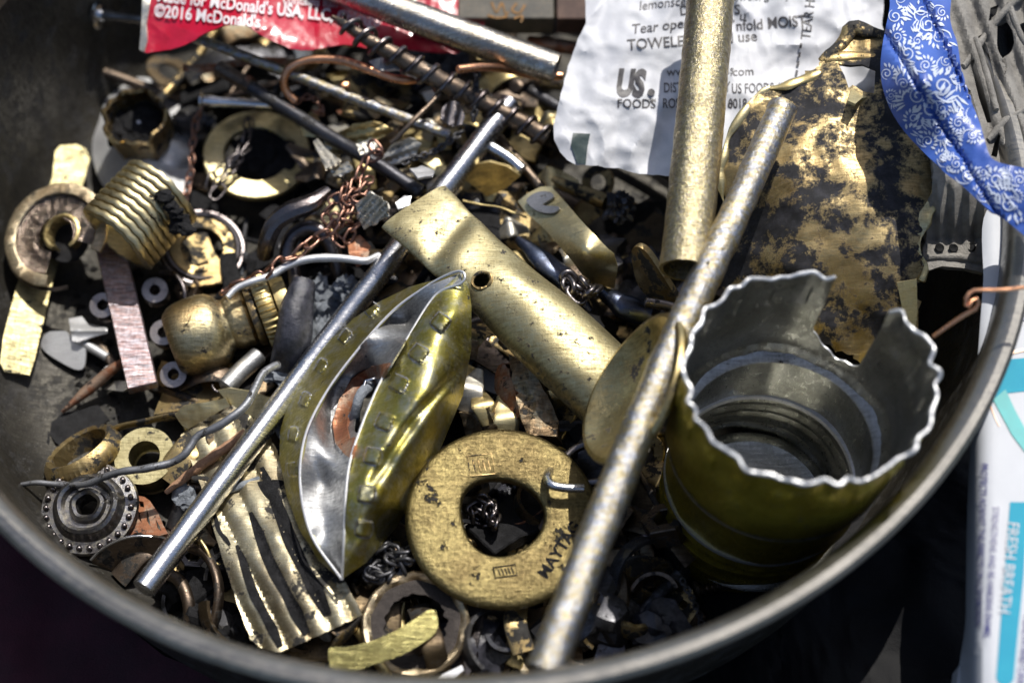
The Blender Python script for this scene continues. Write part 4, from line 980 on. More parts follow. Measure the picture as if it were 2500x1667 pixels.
t = Thing('pink_copper_bar', 'flat pinkish copper bar with cross scratches leaning under the ribbed sleeve', 'bar')
t.part('bar', box(W(262, 570, 1.0), W(350, 948, 1.05), .60, .22, jit=.01, n=20), M_pink); t.done()
M_st = metal('small_tube_steel', (.46, .42, .40), (.30, .26, .25), .30, .2, 4, scr=.5)
for k, (x, y, lab) in enumerate(((378, 708, 'small steel tube end right of the bar, topmost of the three right ones'), (398, 811, 'small steel tube end right of the bar, middle of the three right ones'), (423, 914, 'small steel tube end right of the bar, lowest of the three right ones'), (250, 745, 'small steel tube end left of the pink copper bar'))):
    one('small_tube_end', lab, 'tube', lathe(W(x, y, .95), axis_s(70+k*8, 14), ringprof(.155, .225, -.42, -.04)[::-1], 40), M_st, 'small steel tube ends around the pink copper bar')
sheet('silver_bow_piece', 'bright silver bow shaped scrap left of the pink copper bar', 'scrap', [(168, 778), (200, 772), (214, 790), (262, 800), (262, 814), (218, 824), (190, 835), (176, 832)], addf(rbf([(168, 800, .5), (262, 806, .6)]), lambda x, y: .10*np.exp(-((y-805)/10.0)**2)), M_alum, .05, cell=8)
rod('silver_peg', 'short silver peg slanting below the silver bow shaped scrap', 'peg', [(205, 838, .35), (235, 856, .35), (262, 872, .35)], .095, M_alum)
sheet('white_flake', 'white flake near the copper coloured sliver end', 'flake', [(243, 910), (262, 893), (280, 880), (270, 900), (256, 918)], [(260, 900, .3)], M_alum, .05, cell=10)
sheet('silver_shard', 'bright silver shard under the low end of the pink bar', 'shard', [(254, 950), (280, 930), (310, 930), (318, 945), (300, 955)], [(254, 950, .3), (310, 935, .5)], M_foil, .05, cell=10)
sheet('white_shard', 'fan shaped pale shard lying on the bowl floor below the foil cap', 'shard', [(100, 838), (114, 813), (140, 808), (164, 810), (178, 832), (206, 842), (206, 893), (186, 902), (145, 882), (110, 858)], [(100, 838, .25), (206, 860, .35), (150, 810, .4)], M_alum, .04, cell=10, smooth=8)
rod('dark_struts', 'bent blackened strut under the silver bow shaped scrap', 'strut', [(215, 800, .3), (262, 870, .35), (275, 900, .3), (245, 935, .3)], .09, M_iron, .04, jit=.04)
one('copper_sliver', 'long rusty copper sliver pointing down left over the bowl floor', 'sliver', sweep(pathw([(152, 1006, .25), (215, 952, .4), (270, 905, .6), (300, 885, .7)]), [.02, .10, .12, .08], [.05, .10, .12, .1], jit=.02), M_rust)
sheet('black_cloth_scrap', 'left scrap of black woven cloth on the bowl floor', 'cloth', [(22, 1035), (35, 1000), (52, 990), (75, 1015), (110, 1032), (122, 1060), (118, 1110), (96, 1142), (78, 1112), (40, 1075)], addf(rbf([(60, 1060, .16)]), wrinkle(.05, 3, False, 3)), M_cloth, .08, jag=5, cell=8, group='black cloth scraps')
sheet('black_cloth_scrap', 'right scrap of black woven cloth above the engraved ring', 'cloth', [(124, 1032), (150, 1008), (200, 1000), (240, 988), (266, 1025), (250, 1040), (180, 1070), (150, 1092), (122, 1062)], addf(rbf([(190, 1040, .18)]), wrinkle(.05, 3, False, 7)), M_cloth, .08, jag=5, cell=8, group='black cloth scraps')

# engraved ring, bushing, beaded rosette, filigree
ea = axis_s(118, 66); ec_ = W(205, 1112, .55)
t = Thing('engraved_ring', 'old brown engraved finger ring lying tilted left of the brass bushing', 'ring')
t.part('band', lathe(ec_, ea, [(.60, -.20), (.70, -.24), (.80, -.14), (.84, 0), (.80, .14), (.70, .24), (.60, .20)], 100, fn=lambda r, h, a: (r+(.008*math.copysign(1, math.sin(a*44)) if r > .75 else 0), h)), M_brassdirty)
t.done()
t = Thing('brass_bushing', 'thick dull brass bushing with a worn crescent on its side', 'bushing')
t.part('body', lathe(W(352, 1112, .85), axis_s(95, 24), ringprof(.34, .56, -.62, -.03)[::-1], 80), M_strip); t.done()
ra_ = axis_s(95, 24); rc = W(216, 1238, .85)
t = Thing('beaded_rosette', 'round grey rosette button with concentric rings and a beaded border at lower left', 'button')
t.part('dome', lathe(rc, ra_, [(.20, -.2), (.21, .16), (.27, .20), (.33, .16), (.36, .06), (.44, .06), (.48, .20), (.54, .24), (.60, .20), (.64, .05), (.70, -.02), (.92, -.04), (.95, -.10), (.9, -.2), (.2, -.25)], 90, fn=lambda r, h, a: (r+.008*math.sin(a*5), h)), metal('rosette_grey', (.26, .26, .28), (.14, .13, .13), .34, .28, 3, scr=.6, c3=(.5, .46, .34), c3amt=.4))
x1, y1, z1 = basis(ra_)
bead = mk('bead', lump((0, 0, 0), .062, .1, 1, 2), M_gun, np.zeros(3))
t.inst('bead', bead, [Matrix.Translation(Vector(rc+(x1*math.cos(a)+y1*math.sin(a))*.82)) for a in np.linspace(0, 2*math.pi, 27)[:-1]])
t.done()
sheet('filigree_piece', 'brown openwork filigree scrap right of the beaded rosette', 'filigree', [(326, 1208), (352, 1212), (366, 1222), (385, 1250), (398, 1280), (410, 1302), (385, 1308), (330, 1300), (300, 1318), (310, 1295), (335, 1270), (330, 1240)], [(326, 1208, .5), (410, 1302, .7), (300, 1318, .6)], M_rust, .08, cell=8,
      holes=[[(334, 1240), (340, 1250), (346, 1275), (340, 1268)], [(358, 1240), (364, 1262), (368, 1285), (358, 1270)], [(380, 1266), (390, 1284), (394, 1296), (384, 1288)], [(338, 1222), (350, 1224), (352, 1238), (342, 1236)]])
sheet('brown_dome_scrap', 'smooth brown domed scrap with a bright edge by the front rim', 'scrap', [(222, 1368), (245, 1345), (285, 1322), (330, 1310), (398, 1314), (430, 1345), (410, 1400), (350, 1430), (280, 1410)], [(222, 1368, .5), (330, 1312, 1.0), (410, 1340, .9), (350, 1400, .3)], M_iron, .06, smooth=10)
rod('bright_arc', 'thin bright steel arc along the edge of the brown domed scrap', 'wire', [(222, 1366, .62), (248, 1340, .8), (290, 1318, .98), (335, 1308, 1.08), (400, 1313, 1.0)], .03, M_steel)
rod('twisted_grey_wire', 'long bent grey wire snaking from the rosette up to the steel rod', 'wire', [(52, 1182, .9), (90, 1178, .95), (150, 1183, 1.0), (210, 1182, 1.2), (252, 1165, 1.35), (300, 1150, 1.5), (365, 1142, 1.6), (420, 1128, 1.6), (452, 1108, 1.7), (468, 1085, 1.75), (486, 1062, 1.8), (530, 1042, 1.9), (570, 1015, 2.0), (603, 985, 2.0), (622, 950, 2.0), (640, 915, 1.95), (660, 898, 1.9), (680, 890, 1.8)], [.05, .06, .07, .075, .075, .08, .08, .08], M_lead, jit=.015, jf=5)
rod('splintered_stick', 'pale splintered wooden stick under the steel rod', 'stick', [(405, 1202, .9), (470, 1150, 1.05), (530, 1108, 1.2), (600, 1056, 1.3)], [.05, .10, .10, .09], M_wood, jit=.03, jf=6)
one('blue_grey_lump', 'small blue grey crusty lump left of the lower steel rod', 'lump', lump(W(452, 1215, .8), .22, .35, 1.8, 3, (1, 1.2, .8), 12), M_slag)
rod('dark_bolt_stub', 'dark bolt stub under the blue grey crusty lump', 'bolt', [(430, 1290, .4), (452, 1225, .7)], .20, M_dark)

# brass valve body
P0, P1 = W(418, 842, 1.15), W(712, 738, 1.35); L_ = float(np.linalg.norm(P1-P0))
t = Thing('brass_valve_fitting', 'shiny round brass valve fitting with a knurled nut, left of centre', 'fitting')
f_ = lambda *a: [(r, h*L_) for r, h in a]
t.part('body', lathe(P0, P1-P0, f_((0, .0), (.56, .0), (.62, .012), (.72, .06), (.77, .12), (.79, .20), (.79, .30), (.75, .37), (.66, .42), (.55, .45), (.52, .48), (.56, .51), (.58, .55), (.56, .60), (.58, .63), (.50, .66), (.0, .67)), 100, closed=False), metal('fitting_brass', (.86, .74, .44), (.66, .48, .24), .33, .30, 2.4, brush=(0, 0, 60), scr=.9, bump=.6))
t.part('collar', lathe(P0, P1-P0, f_((.40, .66), (.62, .665), (.64, .69), (.62, .72), (.40, .725)), 80), M_brassdirty)
t.part('knurled_nut', lathe(P0, P1-P0, f_((.40, .73), (.70, .735), (.74, .76), (.74, .84), (.70, .865), (.40, .87)), 180, fn=lambda r, h, a: (r+(.018*math.copysign(1, math.sin(a*36)) if r > .66 else 0), h)), M_brass)
t.part('end_collar', lathe(P0, P1-P0, f_((.30, .88), (.56, .885), (.58, .94), (.56, .99), (.30, 1.0)), 80), M_brass)
t.done()
one('black_glassy_plug', 'black glassy tapered plug standing in front of the knurled nut', 'plug', sweep(pathw([(740, 688, 2.1), (728, 745, 2.0), (712, 830, 1.7), (700, 888, 1.2)]), [.25, .33, .36, .31], seg=32, jit=.05, jf=2), M_glassblack)
rod('grey_peg', 'short grey peg rising from the top of the black glassy plug', 'peg', [(716, 640, 1.9), (722, 695, 2.05)], .13, M_gun)
one('crusty_slag', 'large crusty blue grey slag lump beside the upper steel rod', 'slag', lump(W(775, 765, 1.1), .52, .45, 2.2, 4, (.9, 1.2, .7), 31), M_slag)
one('crusty_slag', 'narrow upright blue grey slag shard against the steel rod', 'slag', lump(W(843, 705, 1.6), .22, .4, 2.2, 4, (1.0, 1.2, 1.0), 33), M_slag)
one('crusty_slag', 'small blue grey slag bit under the twisted grey wire end', 'slag', lump(W(690, 920, 1.2), .24, .45, 2.2, 3, (1.3, .8, .6), 37), M_slag)
rod('ribbed_hook', 'thick grey ribbed metal hook curling down beside the copper chain', 'hook', [(800, 470, 2.5), (760, 496, 2.55), (712, 515, 2.5), (672, 545, 2.3), (652, 590, 2.0), (648, 625, 1.6)], [.11, .19, .22, .19, .17, .14], M_gun, .17, seg=28, fn=lambda p, u, a, c: c+(p-c)*(1+.05*np.sin(a*9+u*4)[:, None]))
rod('dull_u_hook', 'dull grey U shaped hook behind the copper chain', 'hook', [(705, 655, 1.5), (702, 610, 1.7), (716, 575, 1.85), (752, 556, 1.95), (788, 568, 1.9), (812, 610, 1.7), (832, 685, 1.2)], .165, M_gun, seg=24)
rod('grey_bent_wire', 'pale grey bent wire crossing above the brass valve fitting', 'wire', [(556, 726, 2.15), (580, 702, 2.2), (625, 685, 2.25), (662, 672, 2.25), (700, 650, 2.3), (745, 634, 2.35), (800, 629, 2.35), (850, 632, 2.35), (892, 637, 2.3), (925, 622, 2.2)], [.065, .075, .08, .08, .08, .075, .07], M_alum, jit=.012, jf=5)
chain('copper_chain', 'dark copper chain draped over the blackened rod and down past the grey hook', [(905, 352, 3.0), (925, 372, 3.0), (890, 398, 2.85), (872, 440, 2.8), (858, 478, 2.75), (845, 520, 2.7), (805, 560, 2.6), (765, 588, 2.5), (718, 625, 2.4), (680, 645, 2.35), (648, 668, 2.3), (590, 690, 1.9), (540, 715, 1.7)], .34, .20, .034, M_copperchain)
chain('copper_chain', 'second strand of copper chain bunched by the white ribbed foil', [(905, 430, 2.75), (880, 480, 2.8), (862, 510, 2.7), (838, 470, 2.75), (850, 530, 2.6), (818, 540, 2.6), (870, 550, 2.5), (830, 590, 2.3), (800, 520, 2.5), (852, 450, 2.7)], .32, .19, .032, M_copperchain, loose=.5)
chain('copper_chain', 'thin copper chain hanging beside the large flat brass ring', [(492, 260, 1.9), (478, 300, 1.6), (470, 350, 1.4), (468, 400, 1.3), (462, 440, 1.2), (450, 490, 1.1), (438, 520, 1.0)], .24, .14, .024, M_copperchain)
chain('dark_chain', 'dark chain with long oval links over the large flat brass ring', [(610, 290, 1.5), (600, 340, 1.5), (588, 378, 1.5), (560, 400, 1.5), (535, 420, 1.45), (512, 450, 1.4), (530, 470, 1.3), (545, 440, 1.35), (575, 390, 1.4), (585, 350, 1.5)], .40, .22, .026, M_gun)
rod('dark_wire_loop', 'thin dark wire loop dropping over the big flat brass ring', 'wire', [(605, 285, 1.6), (612, 320, 1.6), (606, 350, 1.6), (585, 375, 1.6), (566, 400, 1.5), (545, 420, 1.4)], .03, M_gun)

# small brass sheets left of the steel rod
sheet('olive_brass_sheet', 'flat olive brass sheet under the small brass strips', 'sheet', [(375, 1012), (398, 955), (378, 920), (395, 880), (440, 890), (480, 910), (560, 935), (545, 975), (450, 1000)], [(375, 1012, .5), (560, 940, .7), (395, 885, .4)], M_brassdirty, .06)
sheet('small_brass_strip', 'small mottled brass strip with a dark torn end above the grey wire', 'strip', [(428, 1012), (448, 990), (500, 982), (552, 972), (560, 990), (510, 1018), (460, 1046), (445, 1040)], addf(rbf([(428, 1012, 1.15), (556, 980, 1.3), (460, 1046, .95)]), wrinkle(.05, 2, False, 1)), M_brassclean, .05, cell=8, jag=3)
sheet('small_brass_strip', 'small plain brass strip slipped under the steel rod', 'strip', [(531, 952), (560, 947), (610, 955), (700, 985), (660, 1040), (600, 1010), (556, 982)], [(531, 952, 1.35), (690, 990, 1.3), (600, 1010, 1.1)], M_brassclean, .06, cell=10)
rod('thin_brass_edge', 'thin brass edge curving from the bushing to the torn small strip', 'strip', [(268, 1052, .7), (300, 1040, .8), (350, 1030, .9), (400, 1018, 1.0), (432, 1013, 1.1)], .05, M_brassdirty, .10)
rod('short_silver_tube', 'short satin silver tube pointing down left under the valve fitting', 'tube', [(552, 945, 1.1), (590, 905, 1.1), (632, 868, 1.1)], .19, M_tin, seg=28)
rod('thin_ring_wire', 'thin wire ring beside the short satin silver tube', 'wire', [(528, 925, .9), (518, 940, .95), (528, 955, .95), (545, 958, .9)], .03, M_gun)

# corrugated brass
def corr(x, y):
    u = (x-560)*.90-(y-1280)*.42+5*np.sin(y/150.0); return .095*np.abs(np.sin(u/58*math.pi))**.8
t = Thing('corrugated_brass', 'folded corrugated brass plate with charred grooves under the can end', 'plate')
t.part('plate', plate([(440, 1062), (475, 1035), (520, 1012), (600, 1005), (640, 1040), (690, 1130), (735, 1240), (790, 1350), (845, 1420), (884, 1500), (790, 1545), (682, 1592), (635, 1580), (610, 1558), (575, 1460), (545, 1370), (520, 1290), (500, 1210)],
       addf(rbf([(440, 1062, .8), (600, 1010, 1.0), (520, 1290, 1.2), (700, 1200, 1.35), (635, 1580, 1.3), (880, 1500, 1.7), (690, 1420, 1.7)]), corr, wrinkle(.05, 1.5, False, 4)), .06, 7, jag=3), M_corr)
def grv(x0, y0, x1, y1, w): 
    pts = [(x0+(x1-x0)*k/6+2*math.sin(k*1.7+x0)-8*math.sin(k/6*3.1), y0+(y1-y0)*k/6) for k in range(7)]
    return stroke2d(pts, [w*.3, w*.8, w*.9, w*1.0, w*.85, w*1.1, w*.6], 30)
zc = addf(rbf([(440, 1062, .8), (600, 1010, 1.0), (520, 1290, 1.2), (700, 1200, 1.35), (635, 1580, 1.3), (880, 1500, 1.7), (690, 1420, 1.7)]), corr, wrinkle(.05, 1.5, False, 4))
for g in ((578, 1330, 686, 1578, 20), (610, 1250, 752, 1548, 24), (640, 1140, 800, 1500, 28), (520, 1240, 560, 1330, 9)):
    t.part('burnt_groove', patch(grv(*g[:4], g[4]*1.25), zc, .02, 7), M_char)
t.done()

# front left dark curls
rod('dark_curl', 'dark curled ring segment between the steel rod and the corrugated plate', 'ring', [(462, 1335, .9), (500, 1352, 1.0), (526, 1395, 1.1), (535, 1445, 1.1), (528, 1500, .9), (512, 1545, .7)], .09, M_iron, .14)
rod('thin_brass_curl', 'thin brass wire curl above the dark curled ring', 'wire', [(488, 1316, 1.2), (505, 1342, 1.2), (520, 1372, 1.1), (555, 1382, 1.0)], .035, M_brass)
rod('dark_arc', 'brown arc of a ring near the end of the steel rod', 'ring', [(400, 1395, .5), (440, 1420, .7), (460, 1470, .7), (462, 1520, .5)], .12, M_iron)

# bottom middle: ring with rubber, loops, plate
sc_ = W(1014, 1523, 1.75); sa = axis_s(98, 24)
t = Thing('ring_with_rubber', 'upright brass ring lined with a torn brown rubber seal at the front', 'ring')
t.part('brass_band', lathe(sc_, sa, [(.80, -.22), (.93, -.25), (.97, -.1), (.965, .03), (.92, .07), (.86, .05), (.80, -.02)], 140, fn=lambda r, h, a: (r+.015*math.sin(a*9)*(r < .9), h+.02*math.sin(a*13)*(h > 0))), M_ringbr)
t.part('rubber_seal', lathe(sc_, sa, [(.56, -.10), (.56, -.03), (.70, .0), (.82, -.02), (.84, -.1), (.7, -.14)], 160, fn=lambda r, h, a: (r+((.05*mnoise.noise(Vector((a*5, 0, 0)))+.012*math.sin(a*16)) if r < .6 else 0), h)), M_rubber)
t.done()
one('brass_ribbon', 'shiny brass ribbon strip passing through the rubber lined ring', 'strip', plate([(1050, 1487), (1066, 1498), (1068, 1530), (1050, 1556), (985, 1596), (910, 1622), (850, 1640), (815, 1640), (803, 1612), (806, 1580), (850, 1578), (900, 1566), (960, 1542), (1010, 1512)],
    [(1050, 1490, 2.15), (1066, 1540, 2.08), (1000, 1530, 2.22), (950, 1605, 2.12), (810, 1580, 2.15), (820, 1635, 2.05)], .05, 8, smooth=8), metal('ribbon_brass', (.42, .38, .16), (.24, .21, .08), .30, .12, 2.4, scr=1.0, bump=.6))
rod('brass_ribbon_tail', 'folded back tail of the shiny brass ribbon strip', 'strip', [(812, 1578, 2.15), (845, 1550, 1.9), (876, 1520, 1.6), (900, 1500, 1.4)], .03, M_brassdirty, .18)
rod('brass_spike', 'brass pointed fold inside the rubber lined ring', 'spike', [(985, 1560, 1.0), (978, 1510, 1.2), (985, 1475, 1.3)], [.22, .10, .03], M_brass)
rod('small_steel_bar', 'small shiny steel bar behind the rubber lined ring', 'bar', [(1012, 1465, 1.2), (1018, 1500, 1.2)], .10, M_chrome)
sheet('mottled_brown_plate', 'flat mottled brown brass plate with holes at the bottom under the washer', 'plate', [(1120, 1490), (1235, 1478), (1340, 1490), (1420, 1560), (1430, 1720), (1060, 1720), (1110, 1600)], [(1120, 1490, .9), (1420, 1560, .8), (1060, 1700, .9)], M_bronzed, .07, cell=20, holes=[[(1262, 1535), (1275, 1533), (1278, 1550), (1268, 1558), (1256, 1548)], [(1150, 1535), (1158, 1532), (1160, 1545), (1152, 1548)]])
sheet('pale_sliver', 'pale white sliver at the very front edge under the rubber lined ring', 'sliver', [(1052, 1664), (1080, 1645), (1128, 1622), (1132, 1635), (1100, 1660), (1070, 1680)], [(1052, 1664, 1.6), (1130, 1628, 1.7)], M_alum, .05, cell=12)
chain('black_chain', 'tangled black steel chain between the can end tip and the washer', tangle(935, 1365, 1.2, 75, 50, 3.2, 5, .9), .30, .19, .040, M_dark, loose=.4)
chain('black_chain', 'knotted black steel chain inside the washer hole', tangle(1188, 1255, 1.1, 42, 50, 2.6, 9, .8), .30, .19, .040, M_gun, loose=.4)
one('pale_metal_disc', 'pale matt metal disc deep inside the washer hole', 'disc', lathe(W(1255, 1318, .9), axis_s(90, 30), [(0, 0), (.34, 0), (.36, -.04), (0, -.06)], 50, closed=False), M_alum)
sheet('grey_base_sheet', 'smooth grey sheet under the pale matt disc', 'sheet', [(1200, 1260), (1340, 1240), (1350, 1380), (1210, 1390)], [(1250, 1300, .6)], M_lead, .05)
rod('brown_flat_arc', 'brown flat metal arc seen through the washer hole', 'strip', [(1225, 1278, 1.25), (1260, 1284, 1.3), (1300, 1268, 1.3), (1335, 1240, 1.3)], .03, M_rust, .10)

# intertwined flat rings
def band(nm, lab, x, y, z, r, w, ang, off, a0=0, a1=360, m=None, th=.09):
    one(nm, lab, 'ring', lathe(W(x, y, z), axis_s(ang, off), [(r-th, -w), (r-.02, -w), (r, -w+.03), (r+.02, 0), (r, w-.03), (r-.02, w), (r-th, w), (r-th-.01, 0)], 90, a0, a1, fn=lambda r, h, a: (r+.02*math.sin(a*3), h+.01*math.sin(a*13))), m or M_brassdirty, 'dull flat brass rings right of the bronze rod')
band('flat_brass_band', 'dull flat brass ring hooked through another, right of the bronze rod', 1540, 1492, 1.3, .55, .17, 75, 55)
band('flat_brass_band', 'dull open brass ring linked with its twin, nearest to the bronze rod', 1452, 1498, 1.5, .50, .15, 250, 40, 60, 330)
band('flat_brass_band', 'worn brass ring lying flat under the bronze rod at the front', 1430, 1560, .9, .62, .10, 85, 38, m=M_ringbr)
band('flat_brass_band', 'brass ring mostly hidden left of the bronze rod near the front', 1385, 1490, .9, .48, .12, 190, 42, m=M_ringbr)
sheet('bent_brass_flap', 'dull bent brass flap behind the linked flat rings', 'flap', [(1480, 1412), (1500, 1385), (1560, 1360), (1640, 1375), (1625, 1425), (1560, 1440), (1500, 1452)], [(1480, 1412, 1.4), (1560, 1362, 1.9), (1560, 1438, 1.2), (1640, 1380, 1.3)], M_brassdirty, .07, smooth=10)
sheet('hex_brass_plate', 'dull ragged brass plate with a round hole by the can foot', 'plate', [(1608, 1440), (1650, 1420), (1690, 1440), (1700, 1490), (1680, 1525), (1640, 1535), (1614, 1510)], [(1608, 1440, 1.0), (1700, 1490, 1.1)], M_brassdirty, .07, jag=4, holes=[[(1668+11*math.cos(a), 1474+11*math.sin(a)) for a in np.linspace(0, 5.6, 9)]])
chain('fine_black_chain', 'fine black chain lying against the foot of the yellow can', [(1665, 1415, 1.9), (1690, 1460, 1.8), (1710, 1510, 1.6), (1712, 1560, 1.4)], .13, .09, .022, M_dark)
one('clear_grey_chunk', 'glossy grey chunk left of the can foot', 'chunk', lump(W(1592, 1290, 1.2), .34, .5, 1.2, 2, (1, 1, .7), 51, True), M_glassblack)
one('pink_chunk_tip', 'small pinkish stone on the glossy grey chunk', 'stone', lump(W(1580, 1312, 1.6), .10, .3, 1.2, 2, (1.3, .8, .6), 52), M_pink)

# brown fractured chunks in the middle
sheet('brown_chunk', 'thick fractured bronze chunk above the large washer', 'chunk', [(1242, 863), (1275, 885), (1302, 908), (1345, 980), (1364, 1028), (1360, 1066), (1320, 1062), (1290, 1066), (1268, 1010), (1252, 940)], addf(rbf([(1242, 863, 2.2), (1300, 905, 2.4), (1362, 1028, 2.1), (1290, 1064, 2.0), (1265, 960, 2.2)]), wrinkle(.10, 1.6, True, 2)), M_bronzed, .42, cell=8, jag=3)
sheet('brown_chunk', 'rough verdigris edged chunk left of the fractured bronze chunk', 'chunk', [(1213, 895), (1228, 884), (1242, 905), (1256, 950), (1272, 1005), (1258, 1030), (1232, 1000), (1206, 950)], addf(rbf([(1213, 895, 2.1), (1256, 950, 2.2), (1258, 1030, 1.8), (1206, 950, 1.8)]), wrinkle(.12, 2.2, True, 6)), M_rust, .4, cell=7, jag=5)
sheet('brown_chunk', 'lower split chunk with green edge left above the washer', 'chunk', [(1120, 1006), (1150, 1012), (1172, 994), (1192, 998), (1206, 1030), (1222, 1062), (1180, 1070), (1140, 1072)], addf(rbf([(1120, 1006, 1.6), (1190, 998, 2.0), (1222, 1062, 1.8)]), wrinkle(.08, 2.4, True, 7)), M_bronzed, .35, cell=7, jag=4)
sheet('pale_grey_sheet', 'pale grey flat sheet under the brass tube and chunks', 'sheet', [(1118, 850), (1180, 862), (1240, 900), (1250, 960), (1190, 1010), (1110, 1010), (1090, 930)], [(1118, 850, .9), (1250, 960, 1.1), (1110, 1010, .9)], M_alum, .05)
sheet('dark_brown_sheet', 'dark brown sheet with a hole below the middle of the brass tube', 'sheet', [(1110, 800), (1180, 820), (1260, 900), (1240, 930), (1160, 880), (1090, 850)], [(1110, 800, 1.2), (1250, 910, 1.4)], M_iron, .05)

# right of the tube
sheet('bent_brass_clip', 'bent brass clip with a grey solder patch right of the brass square', 'clip', [(1264, 492), (1288, 472), (1320, 456), (1345, 455), (1372, 485), (1425, 545), (1470, 592), (1500, 622), (1508, 655), (1500, 705), (1455, 695), (1420, 670), (1395, 635), (1330, 560), (1285, 520)],
      addf(rbf([(1264, 492, 2.45), (1345, 455, 2.75), (1320, 545, 2.55), (1420, 545, 3.1), (1395, 635, 2.6), (1470, 600, 3.1), (1508, 655, 2.6), (1455, 695, 1.8), (1430, 620, 3.1), (1500, 700, 1.7)])), M_brassclean, .07, cell=9)
sheet('solder_patch', 'dull grey solder patch on the upper end of the bent brass clip', 'solder', [(1285, 490), (1310, 470), (1340, 468), (1352, 480), (1325, 500), (1365, 505), (1350, 520), (1312, 515)], addf(rbf([(1264, 492, 2.53), (1345, 455, 2.83), (1320, 545, 2.66), (1420, 545, 3.16)])), M_lead, .05, smooth=6, cell=7)
sheet('brass_square', 'small square of brass with an orange stain behind the steel rod', 'piece', [(1135, 440), (1162, 402), (1195, 396), (1240, 408), (1270, 430), (1236, 460), (1190, 480)], [(1135, 440, 2.2), (1200, 396, 2.7), (1270, 430, 2.5), (1190, 480, 1.9)], M_brass, .08, cell=12)
sheet('dull_brass_sheet', 'dull brown brass sheet deep between the tube and the bent clip', 'sheet', [(1080, 450), (1180, 465), (1290, 470), (1300, 520), (1390, 640), (1400, 720), (1280, 640), (1180, 540)], [(1080, 450, 1.5), (1290, 470, 1.7), (1400, 700, 1.6)], M_brassdirty, .06, cell=20)
rod('fine_gold_wire', 'fine gold wire lying between the tube and the bent clip', 'wire', [(1130, 490, 2.2), (1175, 500, 2.2), (1215, 505, 2.2), (1250, 518, 2.2), (1285, 530, 2.1)], .02, M_brass, jit=.02, jf=8)
rod('blued_blade', 'blue black scrap blade beneath the brass tube edge', 'blade', [(1265, 585, 2.0), (1330, 640, 2.1), (1390, 690, 2.0), (1440, 760, 1.7)], [.1, .22, .24, .1], M_darkblue, .1, jit=.04)
rod('blued_blade', 'blue black rounded scrap left of the steel pin', 'blade', [(1470, 715, 1.9), (1520, 745, 2.0), (1580, 775, 1.8)], [.1, .28, .2], M_darkblue, .2, jit=.05)
chain('knotted_chain', 'knot of thick dark chain at the right edge of the brass tube', tangle(1408, 695, 2.5, 40, 30, 1.6, 12, .5), .40, .26, .055, M_gun, loose=.4)
rod('dirty_elbow', 'dirty brass stem running into a burnt fitting below the sachet', 'stem', [(1350, 440, 2.0), (1410, 465, 2.0), (1480, 495, 2.1)], [.10, .15, .17], M_brassdirty, jit=.02)
one('burnt_fitting', 'burnt crusty fitting at the end of the dirty brass stem', 'fitting', lump(W(1512, 505, 2.1), .27, .4, 2.0, 4, (1, 1.2, 1), 61), M_dark)

